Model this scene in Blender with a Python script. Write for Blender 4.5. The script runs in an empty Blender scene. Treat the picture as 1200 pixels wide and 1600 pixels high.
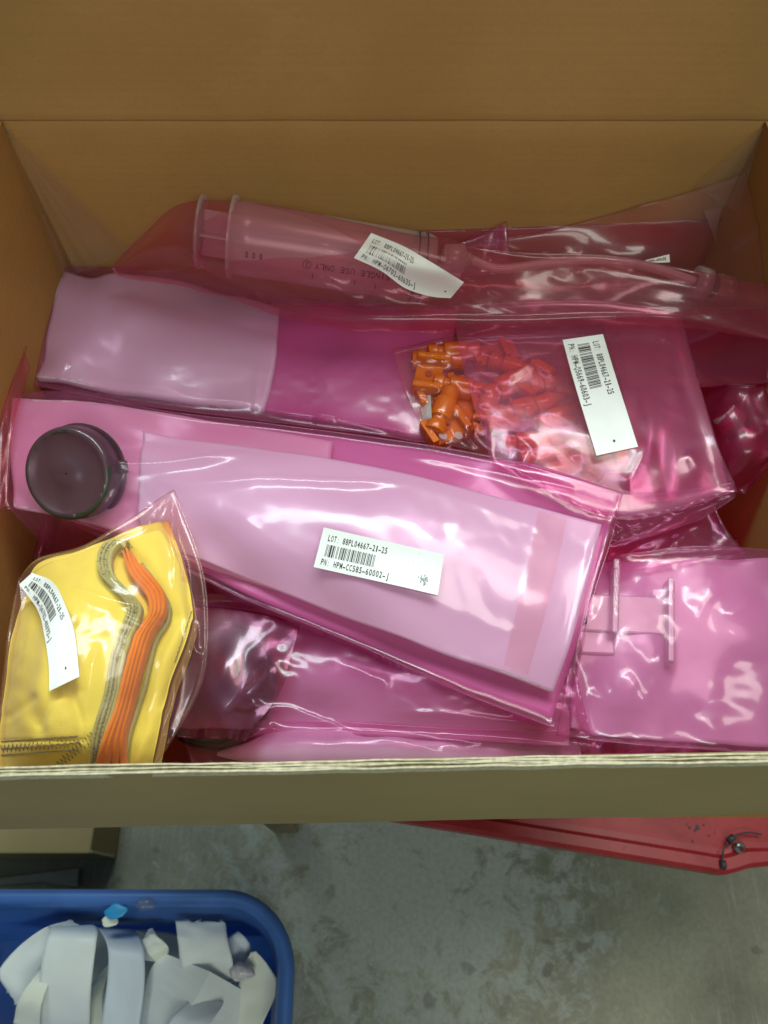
import bpy, math, random
import numpy as np
from mathutils import Vector, noise
from mathutils.bvhtree import BVHTree

random.seed(7)
RNG = np.random.default_rng(11)
SC = bpy.context.scene
COL = SC.collection
CAM_Z, PITCH, F = 1.5, math.radians(28.0), 1186.0      # camera height, tilt from straight down, focal length in photo pixels

# ------------------------------------------------------------------ camera
cd = bpy.data.cameras.new('camera')
cam = bpy.data.objects.new('camera', cd); COL.objects.link(cam)
cam.location = (0, 0, CAM_Z); cam.rotation_euler = (PITCH, 0, 0)
cd.sensor_fit = 'VERTICAL'; cd.sensor_height = 32.0; cd.lens = 32.0 * F / 1600.0
cd.clip_start = 0.01; cd.clip_end = 60
cd.dof.use_dof = True; cd.dof.focus_distance = 0.53; cd.dof.aperture_fstop = 10.0
SC.camera = cam

# ------------------------------------------------------------------ world and lamps
world = bpy.data.worlds.new('World'); SC.world = world; world.use_nodes = True
wn = world.node_tree.nodes
bg = wn.get('Background') or wn.new('ShaderNodeBackground')
bg.inputs[0].default_value = (0.72, 0.84, 0.86, 1); bg.inputs[1].default_value = 0.17


def area(name, loc, target, sx, sy, power, color):
    ld = bpy.data.lights.new(name, 'AREA'); ld.shape = 'RECTANGLE'; ld.size = sx; ld.size_y = sy
    ld.energy = power; ld.color = color
    o = bpy.data.objects.new(name, ld); COL.objects.link(o); o.location = loc
    d = Vector(target) - Vector(loc)
    o.rotation_euler = d.to_track_quat('-Z', 'Y').to_euler()
    return o


area('ceiling_lamp_cool', (-0.25, 1.55, 3.3), (0, 0.3, 1.0), 1.8, 0.6, 58, (0.82, 0.97, 1.0))
area('ceiling_lamp_warm', (0.75, 1.15, 3.4), (0, 0.3, 1.0), 1.5, 0.8, 34, (1.0, 0.93, 0.82))
area('ceiling_lamp_behind', (0.5, -1.9, 3.2), (0.1, 0.0, 0.6), 1.6, 0.8, 31, (0.90, 0.97, 0.88))

SC.view_settings.view_transform = 'Standard'
SC.view_settings.look = 'None'
SC.view_settings.exposure = 0.0
SC.view_settings.gamma = 1.0
SC.view_settings.use_curve_mapping = False
SC.render.engine = 'CYCLES'
cy = SC.cycles
cy.max_bounces = 10; cy.diffuse_bounces = 4; cy.glossy_bounces = 4
cy.transmission_bounces = 6; cy.transparent_max_bounces = 40
cy.caustics_reflective = False; cy.caustics_refractive = False
cy.sample_clamp_indirect = 4.0
cy.use_denoising = True


# ------------------------------------------------------------------ helpers: points, meshes, tags
def ray(px, py):
    x, y, z = (px - 600) / F, -(py - 800) / F, -1.0
    c, s = math.cos(PITCH), math.sin(PITCH)
    return np.array([x, y * c - z * s, y * s + z * c])


WX, WY = 0.313, 0.570          # inner half width and inner back of the carton


def at(px, py, z, clamp=True):
    """a place in the carton at height z; kept inside the walls"""
    d = ray(px, py)
    p = np.array([0, 0, CAM_Z]) + d * ((z - CAM_Z) / d[2])
    if clamp:
        if p[1] > WY:
            p = np.array([0, 0, CAM_Z]) + d * (WY / d[1])
        p[0] = min(max(p[0], -WX), WX)
    return p


def tag(o, label=None, cat=None, group=None, kind=None):
    if label: o['label'] = label
    if cat: o['category'] = cat
    if group: o['group'] = group
    if kind: o['kind'] = kind
    return o


def thing(name, label, cat, loc, group=None):
    o = bpy.data.objects.new(name, None); COL.objects.link(o)
    o.empty_display_size = 0.02
    o.location = [float(c) for c in loc]
    return tag(o, label, cat, group)


def obj(name, verts, faces, mat, parent=None, smooth=True):
    me = bpy.data.meshes.new(name)
    v = np.asarray(verts, float).copy()
    root = parent
    while root is not None:
        v = v - np.array(root.location[:]); root = root.parent
    me.from_pydata([tuple(map(float, p)) for p in v], [], [tuple(int(i) for i in f) for f in faces])
    me.materials.append(mat)
    if smooth:
        me.polygons.foreach_set('use_smooth', [True] * len(me.polygons))
    me.update()
    o = bpy.data.objects.new(name, me); COL.objects.link(o)
    if parent is not None: o.parent = parent
    return o


def grid_faces(nv, nu, off=0, flip=False, wrap=False):
    f = []
    cols = nu if wrap else nu - 1
    for i in range(nv - 1):
        for j in range(cols):
            a, b = off + i * nu + j, off + i * nu + (j + 1) % nu
            c, d = b + nu, a + nu
            f.append((a, d, c, b) if flip else (a, b, c, d))
    return f


class MB:
    """collects shapes that form one part"""
    def __init__(s): s.v = []; s.f = []
    def add(s, v, f):
        o = len(s.v); s.v += [tuple(map(float, p)) for p in v]; s.f += [tuple(i + o for i in q) for q in f]
    def box(s, p0, p1, M=None):
        (x0, y0, z0), (x1, y1, z1) = p0, p1
        v = [(x0, y0, z0), (x1, y0, z0), (x1, y1, z0), (x0, y1, z0), (x0, y0, z1), (x1, y0, z1), (x1, y1, z1), (x0, y1, z1)]
        if M is not None: v = [M(np.array(p)) for p in v]
        s.add(v, [(3, 2, 1, 0), (4, 5, 6, 7), (0, 1, 5, 4), (1, 2, 6, 5), (2, 3, 7, 6), (3, 0, 4, 7)])
    def lathe(s, prof, o, axis, seg=48, cap0=True, cap1=True):
        a = np.array(axis, float); a /= np.linalg.norm(a)
        t = np.array([0, 0, 1.0]) if abs(a[2]) < .9 else np.array([1.0, 0, 0])
        e1 = np.cross(a, t); e1 /= np.linalg.norm(e1); e2 = np.cross(a, e1)
        v = []
        for h, r in prof:
            for k in range(seg):
                w = 2 * math.pi * k / seg
                v.append(np.array(o) + a * h + (e1 * math.cos(w) + e2 * math.sin(w)) * r)
        f = grid_faces(len(prof), seg, wrap=True)
        if cap0: f.append(tuple(range(seg)))
        if cap1: f.append(tuple((len(prof) - 1) * seg + k for k in reversed(range(seg))))
        s.add(v, f)
    def tube(s, pts, r, seg=10, rz=None):
        P = np.array(pts, float)
        v = []
        for i in range(len(P)):
            d = P[min(i + 1, len(P) - 1)] - P[max(i - 1, 0)]; d /= np.linalg.norm(d) + 1e-12
            up = np.array([0, 0, 1.0]) if abs(d[2]) < .95 else np.array([0, 1.0, 0])
            e1 = np.cross(d, up); e1 /= np.linalg.norm(e1); e2 = np.cross(e1, d)
            rr = r[i] if hasattr(r, '__len__') else r
            r2 = rr if rz is None else rz
            for k in range(seg):
                w = 2 * math.pi * k / seg
                v.append(P[i] + e1 * math.cos(w) * rr + e2 * math.sin(w) * r2)
        f = grid_faces(len(P), seg, wrap=True)
        f.append(tuple(range(seg))); f.append(tuple((len(P) - 1) * seg + k for k in reversed(range(seg))))
        s.add(v, f)
    def build(s, name, mat, parent=None, smooth=False):
        return obj(name, s.v, s.f, mat, parent, smooth)


def bevel(o, w=0.0015, seg=2):
    m = o.modifiers.new('bevel', 'BEVEL'); m.width = w; m.segments = seg; m.limit_method = 'ANGLE'
    return o


def catmull(P, n):
    """P (k, ...) control values -> n samples along axis 0"""
    P = np.asarray(P, float); k = len(P)
    if k == 2:
        t = np.linspace(0, 1, n).reshape((-1,) + (1,) * (P.ndim - 1)); return P[0] * (1 - t) + P[1] * t
    Q = np.concatenate([[2 * P[0] - P[1]], P, [2 * P[-1] - P[-2]]])
    s = np.linspace(0, k - 1, n); i = np.minimum(s.astype(int), k - 2); t = (s - i).reshape((-1,) + (1,) * (P.ndim - 1))
    a, b, c, d = Q[i], Q[i + 1], Q[i + 2], Q[i + 3]
    return 0.5 * (2 * b + (c - a) * t + (2 * a - 5 * b + 4 * c - d) * t ** 2 + (3 * b - a - 3 * c + d) * t ** 3)


def surf(rows, nv, nu):
    R = np.array([catmull(np.array(r, float), nu) for r in rows])
    return catmull(R, nv)


def patch(rows, nv, nu, clamp=True):
    return surf([[at(*p, clamp=clamp) for p in r] for r in rows], nv, nu)


# ------------------------------------------------------------------ the pile's height map
GX0, GY0, GS = -0.325, 0.05, 0.0025
GNX, GNY = 261, 220
H = np.full((GNY, GNX), 0.853)


def hmap_raise(V, Fc):
    V = np.asarray(V, float)
    if len(V) == 0: return
    bv = BVHTree.FromPolygons([tuple(p) for p in V], [tuple(map(int, f)) for f in Fc])
    x0 = max(int((V[:, 0].min() - GX0) / GS), 0); x1 = min(int((V[:, 0].max() - GX0) / GS) + 2, GNX)
    y0 = max(int((V[:, 1].min() - GY0) / GS), 0); y1 = min(int((V[:, 1].max() - GY0) / GS) + 2, GNY)
    dn = Vector((0, 0, -1))
    for j in range(y0, y1):
        for i in range(x0, x1):
            h = bv.ray_cast(Vector((GX0 + i * GS, GY0 + j * GS, 1.4)), dn)
            if h[0] is not None and h[0].z > H[j, i]: H[j, i] = h[0].z


def wverts(o):
    off = np.zeros(3); r = o.parent
    while r is not None:
        off = off + np.array(r.location[:]); r = r.parent
    v = np.empty(len(o.data.vertices) * 3); o.data.vertices.foreach_get('co', v)
    return v.reshape(-1, 3) + off, [tuple(p.vertices) for p in o.data.polygons]


def settle(*objs):
    for o in objs: hmap_raise(*wverts(o))


def hat(X, Hm=None):
    Hm = H if Hm is None else Hm
    u = np.clip((X[..., 0] - GX0) / GS, 0, GNX - 1.001); v = np.clip((X[..., 1] - GY0) / GS, 0, GNY - 1.001)
    i = u.astype(int); j = v.astype(int); a = u - i; b = v - j
    return (Hm[j, i] * (1 - a) * (1 - b) + Hm[j, i + 1] * a * (1 - b) + Hm[j + 1, i] * (1 - a) * b + Hm[j + 1, i + 1] * a * b)


# ------------------------------------------------------------------ thin film settling: position based, on a grid
def vnoise(nv, nu, cells, seed):
    r = np.random.default_rng(seed)
    c = r.normal(size=(max(3, int(cells)) + 2, max(3, int(cells * nu / nv)) + 2))
    a = np.array([catmull(row, nu) for row in c])
    return catmull(a, nv)


def blurred(A, k=3):
    B = A.copy()
    for _ in range(k):
        p = np.pad(B, 1, mode='edge'); B = (p[:-2, 1:-1] + p[2:, 1:-1] + p[1:-1, :-2] + p[1:-1, 2:] + p[1:-1, 1:-1] * 2) / 6
    return B


def relax(X, T, ex, iters, kin, kb, grav, bend, seed, hb=10):
    nv, nu, _ = X.shape
    cons = []
    for (di, dj, w) in ((0, 1, 1.0), (1, 0, 1.0), (1, 1, .7), (1, -1, .7), (0, 2, bend), (2, 0, bend), (0, 4, bend * .6), (4, 0, bend * .6)):
        if w <= 0: continue
        if dj >= 0: A = (slice(0, nv - di), slice(0, nu - dj)); B = (slice(di, nv), slice(dj, nu))
        else: A = (slice(0, nv - di), slice(-dj, nu)); B = (slice(di, nv), slice(0, nu + dj))
        L = np.linalg.norm(T[B] - T[A], axis=-1) * (1 + ex[A])
        cons.append((A, B, L, w))
    E = np.zeros((nv, nu, 1)); E[0] = E[-1] = 1; E[:, 0] = 1; E[:, -1] = 1
    K = kin + (kb - kin) * E
    Hs = np.maximum(H, blurred(H, hb))
    for it in range(iters):
        for (A, B, L, w) in cons:
            D = X[B] - X[A]; l = np.linalg.norm(D, axis=-1) + 1e-9
            c = (0.5 * w * (l - L) / l)[..., None] * D * 0.5
            dX = np.zeros_like(X); dX[A] += c; dX[B] -= c
            X = X + dX
        X[..., 2] -= grav
        X = X + K * (T - X)
        h = hat(X, Hs) + 0.0009
        X[..., 2] = np.maximum(X[..., 2], h)
        X[..., 0] = np.clip(X[..., 0], -0.3135, 0.3135)
        X[..., 1] = np.clip(X[..., 1], 0.0725, 0.5735)
    return X


def film_surface(rows, cell=0.0023, ex=0.012, exvar=1.0, seed=1, amp=0.003, kin=0.012, kb=0.25, grav=0.00012, bend=0.12,
                 ridges=(), it=(90, 70), cells=6, smooth=2, hb=12, tb=0.0, tc=3):
    R = [[at(*p) for p in r] for r in rows]
    T0 = surf(R, 20, 20)
    Lu = np.linalg.norm(np.diff(T0, axis=1), axis=-1).sum(1).max(); Lv = np.linalg.norm(np.diff(T0, axis=0), axis=-1).sum(0).max()
    nu, nv = max(24, int(Lu / cell)), max(16, int(Lv / cell))
    cu, cv = max(12, nu // 3), max(8, nv // 3)

    def target(nv, nu):
        T = surf(R, nv, nu)
        if tb:
            m = np.sin(np.pi * np.linspace(0, 1, nu))[None] ** .5 * np.sin(np.pi * np.linspace(0, 1, nv))[:, None] ** .5
            T[..., 2] += tb * m * catmull(np.array([catmull(q, nu) for q in np.random.default_rng(seed + 9).normal(size=(tc + 1, int(tc * Lu / Lv) + 2))]), nv)
        if ridges:      # creases as (points in photo pixels, height, width), pressed into the film where they lie
            cell_px = project(T)
            for pts, h, w in ridges:
                d, s = dist_poly(cell_px, np.array(pts, float))
                T[..., 2] += 1.25 * h * np.exp(-np.abs(d) / (w * 1.15)) * np.clip(np.minimum(s, 1 - s) * 5, 0.0, 1)
        return T
    T = target(cv, cu)
    X = T.copy(); X[..., 2] += amp * vnoise(cv, cu, cells, seed) + amp * .5 * vnoise(cv, cu, cells * 2.2, seed + 1)
    e = ex * (1 + exvar * vnoise(cv, cu, 3, seed + 2)); e = np.clip(e, 0, ex * 3)
    X = relax(X, T, e, it[0], kin, kb, grav, bend, seed, hb)
    X = np.array([catmull(r, nu) for r in X]); X = catmull(X, nv)
    T = target(nv, nu)
    X[..., 2] += amp * .12 * vnoise(nv, nu, cells * 4, seed + 3)
    e = ex * (1 + exvar * vnoise(nv, nu, 5, seed + 4)); e = np.clip(e, 0, ex * 3)
    X = relax(X, T, e, it[1], kin, kb, grav * .4, bend * .6, seed, hb)
    for _ in range(3):
        for e_ in (X[0], X[-1], X[:, 0], X[:, -1]): e_[1:-1] = (e_[:-2] + e_[2:] + 2 * e_[1:-1]) / 4
    for _ in range(smooth):
        X[1:-1, 1:-1] = (X[:-2, 1:-1] + X[2:, 1:-1] + X[1:-1, :-2] + X[1:-1, 2:] + X[1:-1, 1:-1] * 2) / 6
    X[..., 2] = np.maximum(X[..., 2], hat(X) + .0005)
    return X, T


def project(X):
    c, s = math.cos(PITCH), math.sin(PITCH)
    dx, dy, dz = X[..., 0], X[..., 1], X[..., 2] - CAM_Z
    up = dy * c + dz * s; dep = dy * s - dz * c
    return np.stack([600 + F * dx / dep, 800 - F * up / dep], -1)


def dist_poly(Q, P):
    best = np.full(Q.shape[:-1], 1e9); sp = np.zeros(Q.shape[:-1])
    L = np.linalg.norm(np.diff(P, axis=0), axis=1); cum = np.concatenate([[0], np.cumsum(L)]); tot = cum[-1]
    for k in range(len(P) - 1):
        d = P[k + 1] - P[k]; t = np.clip(((Q - P[k]) @ d) / (d @ d), 0, 1)
        e = np.linalg.norm(Q - (P[k] + t[..., None] * d), axis=-1)
        m = e < best; best = np.where(m, e, best); sp = np.where(m, (cum[k] + t * L[k]) / tot, sp)
    return best, sp


# ------------------------------------------------------------------ materials
class NT:
    def __init__(s, name):
        s.m = bpy.data.materials.new(name); s.m.use_nodes = True
        s.t = s.m.node_tree; s.t.nodes.clear(); s.out = s.t.nodes.new('ShaderNodeOutputMaterial')
        s.co = None
    def n(s, typ, **kw):
        nd = s.t.nodes.new(typ)
        for k, v in kw.items():
            if k.startswith('i_'):
                key = k[2:]
                key = int(key) if key.isdigit() else key.replace('_', ' ')
                if isinstance(v, bpy.types.NodeSocket): s.t.links.new(v, nd.inputs[key])
                else: nd.inputs[key].default_value = v
            else: setattr(nd, k, v)
        return nd
    def link(s, a, b): s.t.links.new(a, b)
    def coord(s, which='Object'):
        if s.co is None: s.co = s.n('ShaderNodeTexCoord')
        return s.co.outputs[which]
    def noise(s, scale, detail=3, rough=.5, vec=None, dist=0.0):
        return s.n('ShaderNodeTexNoise', i_Vector=vec or s.coord(), i_Scale=scale, i_Detail=detail, i_Roughness=rough, i_Distortion=dist)
    def ramp(s, fac, stops):
        r = s.n('ShaderNodeValToRGB', i_0=fac)
        e = r.color_ramp.elements
        while len(e) < len(stops): e.new(0.5)
        for q, (p, c) in zip(e, stops):
            q.position = p; q.color = c if len(c) == 4 else (*c, 1)
        return r.outputs[0]
    def mixc(s, f, a, b):
        return s.n('ShaderNodeMixRGB', i_0=f, i_1=a, i_2=b).outputs[0]
    def math(s, op, a, b=0.0, c=0.0):
        return s.n('ShaderNodeMath', operation=op, i_0=a, i_1=b, i_2=c).outputs[0]
    def bump(s, h, strength=.3, dist=.001, normal=None):
        b = s.n('ShaderNodeBump', i_Height=h, i_Strength=strength, i_Distance=dist)
        if normal: s.link(normal, b.inputs['Normal'])
        return b.outputs[0]
    def mapping(s, scale, rot=(0, 0, 0)):
        return s.n('ShaderNodeMapping', i_Vector=s.coord(), i_Scale=scale, i_Rotation=rot).outputs[0]
    def done(s, sh): s.link(sh, s.out.inputs[0]); return s.m


def principled(name, color, rough=.5, noise_amt=.12, scale=30, bump=.0, bscale=400, bdist=.0004, spec=.5, **kw):
    t = NT(name)
    c = (*color, 1)
    n = t.noise(scale, 4)
    dark = tuple(x * (1 - noise_amt) for x in color) + (1,); lite = tuple(min(1, x * (1 + noise_amt)) for x in color) + (1,)
    col = t.ramp(n.outputs[0], [(.3, dark), (.7, lite)])
    p = t.n('ShaderNodeBsdfPrincipled', i_Base_Color=col, i_Roughness=rough, i_Specular_IOR_Level=spec)
    for k, v in kw.items(): p.inputs[k.replace('_', ' ')].default_value = v
    if bump:
        t.link(t.bump(t.noise(bscale, 3).outputs[0], bump, bdist), p.inputs['Normal'])
    return t.done(p.outputs[0])


def film_mat(name, tint, haze_col, haze=.22, rough=.16, f0=.05, bump=.25, bscale=38, seed=0.0):
    """thin polythene: tinted see-through, a little milky scatter, and a shiny skin"""
    t = NT(name)
    vec = t.n('ShaderNodeMapping', i_Vector=t.coord(), i_Location=(seed, seed * 2, 0)).outputs[0]
    n1 = t.noise(bscale, 2.5, .45, vec, 1.2); n2 = t.noise(bscale * 5, 2, .5, vec)
    h = t.math('MULTIPLY_ADD', n2.outputs[0], .035, n1.outputs[0])
    nrm = t.bump(h, bump, .004)
    tr = t.n('ShaderNodeBsdfTransparent', i_Color=(*tint, 1))
    df = t.n('ShaderNodeBsdfDiffuse', i_Color=(*haze_col, 1), i_Normal=nrm)
    tl = t.n('ShaderNodeBsdfTranslucent', i_Color=(*haze_col, 1), i_Normal=nrm)
    hz = t.n('ShaderNodeMixShader', i_0=.5, i_1=df.outputs[0], i_2=tl.outputs[0])
    base = t.n('ShaderNodeMixShader', i_0=haze, i_1=tr.outputs[0], i_2=hz.outputs[0])
    gl = t.n('ShaderNodeBsdfGlossy', i_Color=(1, 1, 1, 1), i_Roughness=rough, i_Normal=nrm)
    g2 = t.n('ShaderNodeBsdfGlossy', i_Color=(1, 1, 1, 1), i_Roughness=rough * 2.4, i_Normal=nrm)
    gl = t.n('ShaderNodeMixShader', i_0=.45, i_1=gl.outputs[0], i_2=g2.outputs[0])
    lw = t.n('ShaderNodeLayerWeight', i_Blend=.5, i_Normal=nrm)
    fr = t.math('MULTIPLY_ADD', t.math('POWER', lw.outputs['Facing'], 4.0), .38, f0)
    return t.done(t.n('ShaderNodeMixShader', i_0=fr, i_1=base.outputs[0], i_2=gl.outputs[0]).outputs[0])


PINK_T = (0.99, 0.79, 0.91); PINK_H = (1.0, 0.36, 0.74)
M = {}
M['film'] = film_mat('pink_film', PINK_T, PINK_H, .085, .13, .042, .07, 14)
M['blush'] = film_mat('pink_film_stack', (.97, .62, .86), (1.0, .66, .90), .65, .16, .04, .12, 20, 9.0)
M['fold'] = film_mat('pink_film_folded', (.97, .42, .76), (1.0, .36, .78), .6, .16, .04, .12, 20, 9.0)
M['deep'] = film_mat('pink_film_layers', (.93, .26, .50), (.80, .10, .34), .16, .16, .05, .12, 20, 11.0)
M['film_soft'] = film_mat('pink_film_slack', (.985, .73, .78), (.98, .33, .52), .07, .14, .042, .12, 18, 3.1)
M['film_thin'] = film_mat('pink_film_thin', (0.995, .93, .91), (.98, .48, .60), .045, .12, .045, .12, 22, 5.2)
M['film_clear'] = film_mat('clear_film', (.93, .92, .9), (.8, .78, .7), .05, .2, .03, .2, 30, 7.0)
M['frost'] = film_mat('frosted_film', (.93, .9, .93), (.97, .95, 1.0), .9, .24, .04, .15, 20, 2.0)
M['frost_tube'] = film_mat('frosted_plastic', (.93, .86, .88), (.86, .78, .80), .42, .25, .08, .0, 26, 2.0)
M['clear'] = film_mat('clear_plastic', (.97, .94, .94), (.97, .94, .94), .40, .25, .07, .0, 26, 2.0)
M['pale'] = film_mat('pale_pink_film_stack', (.97, .72, .86), (1.0, .74, .88), .72, .2, .04, .12, 20, 4.0)
M['veil'] = film_mat('dark_pink_film', (.72, .30, .44), (.8, .2, .4), .05, .14, .045, .2, 18, 2.0)
M['label'] = principled('label_paper', (.80, .86, .83), .45, .02, 60)
M['label_warm_lit'] = principled('label_paper_warm_lit', (.80, .80, .74), .45, .02, 60)  # copy for the rear labels, warm light there put into the paper colour
M['ink'] = principled('black_ink', (.03, .03, .032), .6, 0)
M['ink_grey'] = principled('grey_ink', (.10, .10, .10), .6, 0)
M['smudge'] = principled('smudge_ink', (.28, .32, .33), .7, .5, 900)
M['black'] = principled('black_plastic', (.036, .044, .030), .34, .25, 40, .15, 300)
M['rubber'] = principled('dark_rubber', (.03, .03, .035), .5, .1)
M['orange_clear'] = principled('orange_plastic', (1.0, .22, .0), .2, .1, 120, Transmission_Weight=.3)
M['orange_dark'] = principled('orange_hole_shade', (.42, .05, .004), .4, .1)  # shade inside the fitting holes, given as a darker orange
M['blue'] = principled('blue_plastic', (.045, .14, .42), .45, .18, 14, .12, 260)
M['red'] = None


def mat_card(name, base, ribs_axis=2, outer=False):
    t = NT(name)
    n = t.noise(5, 4, .55); n2 = t.noise(420, 3, .6)
    st = t.noise(1.0, 3, .6, t.mapping((2.5, 2.5, 130) if ribs_axis == 2 else (130, 2.5, 2.5)))
    a = tuple(x * .90 for x in base); b = tuple(x * 1.08 for x in base)
    c = t.ramp(n.outputs[0], [(.35, a), (.65, b)])
    c = t.mixc(t.math('MULTIPLY', st.outputs[0], .30), c, tuple(x * .78 for x in base) + (1,))
    c = t.mixc(t.math('MULTIPLY', t.ramp(n2.outputs[0], [(.45, (0, 0, 0)), (.62, (1, 1, 1))]), .10), c, tuple(x * .6 for x in base) + (1,))
    sc = t.noise(1.0, 6, .75, t.mapping((9, 9, 22))); c = t.mixc(t.math('MULTIPLY', t.ramp(sc.outputs[0], [(.58, (0, 0, 0)), (.74, (1, 1, 1))]), .22), c, tuple(min(1, x * 1.35) for x in base) + (1,))
    sc2 = t.noise(1.0, 5, .7, t.mapping((4, 4, 60))); c = t.mixc(t.math('MULTIPLY', t.ramp(sc2.outputs[0], [(.60, (0, 0, 0)), (.72, (1, 1, 1))]), .25), c, tuple(x * .72 for x in base) + (1,))
    w = t.n('ShaderNodeTexWave', wave_type='BANDS', bands_direction='Z' if ribs_axis == 2 else 'X', i_Vector=t.coord(), i_Scale=46, i_Distortion=.6, i_Detail=2, i_Detail_Scale=.6)
    hh = t.math('MULTIPLY_ADD', n2.outputs[0], .35, t.math('MULTIPLY', w.outputs[0], .22))
    p = t.n('ShaderNodeBsdfPrincipled', i_Base_Color=c, i_Roughness=.72, i_Specular_IOR_Level=.25, i_Normal=t.bump(hh, .35, .0006))
    return t.done(p.outputs[0])


M['card'] = mat_card('cardboard', (.50, .285, .090))
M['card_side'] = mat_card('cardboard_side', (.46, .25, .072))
M['card_out'] = mat_card('cardboard_outside', (.35, .275, .125), 2)
M['liner'] = principled('paper_liner', (.54, .50, .34), .8, .25, 300, .3, 900)


def mat_floor():
    t = NT('concrete')
    big = t.noise(3.2, 5, .6); mid = t.noise(17, 9, .78, dist=.5); fine = t.noise(120, 4, .6)
    c = t.ramp(big.outputs[0], [(.34, (.155, .158, .11)), (.66, (.35, .36, .255))])
    # pale splashed patch beside the stand
    g = t.n('ShaderNodeVectorMath', operation='DISTANCE', i_0=t.coord(), i_1=(0.03, 0.06, 0)).outputs['Value']
    d = t.math('MULTIPLY_ADD', mid.outputs[0], .9, t.math('MULTIPLY_ADD', g, -.55, -.16))
    patch_f = t.ramp(d, [(.10, (0, 0, 0)), (.20, (1, 1, 1))])
    c = t.mixc(t.math('MULTIPLY', patch_f, .8), c, (.44, .49, .44, 1))
    st = t.noise(1, 4, .7, t.mapping((150, 9, 1)))
    c = t.mixc(t.math('MULTIPLY', t.ramp(st.outputs[0], [(.54, (0, 0, 0)), (.66, (1, 1, 1))]), .5), c, (.36, .38, .33, 1))
    vo = t.n('ShaderNodeTexVoronoi', i_Vector=t.n('ShaderNodeMapping', i_Vector=t.n('ShaderNodeVectorMath', operation='ADD', i_0=t.coord(), i_1=t.n('ShaderNodeVectorMath', operation='SCALE', i_0=t.noise(26, 3).outputs['Color'], i_Scale=.05).outputs[0]).outputs[0], i_Scale=(1, 1, .01)).outputs[0], i_Scale=19)
    sp = t.ramp(vo.outputs['Distance'], [(.16, (1, 1, 1)), (.24, (0, 0, 0))])
    c = t.mixc(t.math('MULTIPLY', sp, t.math('MULTIPLY', t.ramp(t.noise(4.5, 2).outputs[0], [(.45, (0, 0, 0)), (.6, (1, 1, 1))]), .45)), c, (.09, .078, .055, 1))
    c = t.mixc(t.math('MULTIPLY', t.ramp(fine.outputs[0], [(.4, (0, 0, 0)), (.7, (1, 1, 1))]), .22), c, (.06, .062, .05, 1))
    h = t.math('MULTIPLY_ADD', fine.outputs[0], .3, mid.outputs[0])
    p = t.n('ShaderNodeBsdfPrincipled', i_Base_Color=c, i_Roughness=.55, i_Normal=t.bump(h, .25, .003))
    return t.done(p.outputs[0])


def mat_red():
    t = NT('red_paint')
    n = t.noise(9, 5, .6, dist=.6)
    c = t.ramp(n.outputs[0], [(.35, (.20, .006, .008)), (.62, (.33, .020, .024))])
    s = t.noise(60, 4, .7)
    c = t.mixc(t.math('MULTIPLY', t.ramp(s.outputs[0], [(.66, (0, 0, 0)), (.72, (1, 1, 1))]), .6), c, (.05, .02, .02, 1))
    p = t.n('ShaderNodeBsdfPrincipled', i_Base_Color=c, i_Roughness=.42, i_Normal=t.bump(s.outputs[0], .15, .001))
    return t.done(p.outputs[0])


M['floor'] = mat_floor(); M['red'] = mat_red()
M['wood'] = principled('old_wood', (.30, .24, .14), .7, .3, 60, .4, 300)
M['steel'] = principled('steel', (.55, .55, .52), .25, .05, Metallic=1.0)
M['paper'] = principled('release_paper', (.80, .84, .80), .42, .04, 20, .1, 200, .001)
M['paper_blue'] = principled('release_paper_back', (.64, .70, .74), .45, .05, 20, .1, 200, .001)
M['paper_cream'] = principled('cream_paper', (.80, .83, .70), .5, .04, 20, .1, 200, .001)
M['paper_floor'] = principled('scrap_paper', (.34, .37, .34), .6, .1, 50)


def mat_fabric(name, col, scale=900, amt=.12, bump=.4):
    t = NT(name)
    n = t.noise(18, 4, .6); w = t.noise(scale, 2, .6)
    c = t.ramp(n.outputs[0], [(.3, tuple(x * (1 - amt) for x in col)), (.7, col)])
    p = t.n('ShaderNodeBsdfPrincipled', i_Base_Color=c, i_Roughness=.85, i_Specular_IOR_Level=.15, i_Normal=t.bump(w.outputs[0], bump, .0006))
    p.inputs['Sheen Weight'].default_value = .3
    return t.done(p.outputs[0])


M['yellow'] = mat_fabric('yellow_cloth', (.94, .84, .13), 900, .06)
M['orange_felt'] = mat_fabric('orange_felt', (1.0, .31, .025), 1400, .2, .7)
M['serge'] = mat_fabric('serged_thread', (.66, .68, .24), 1800, .45, 1.0)
M['thread'] = principled('grey_thread', (.20, .22, .16), .8, .2)

# ------------------------------------------------------------------ floor
obj('floor', [(-4, -3, 0), (4, -3, 0), (4, 5, 0), (-4, 5, 0)], [(0, 1, 2, 3)], M['floor'])['kind'] = 'structure'

# ------------------------------------------------------------------ the carton
carton = thing('cardboard_box', 'large open brown corrugated carton filled with pink bags, tall rear flap raised', 'cardboard box', (0, .32, .85))
RIM, BOT, TH = 1.10, .85, .0045


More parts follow.
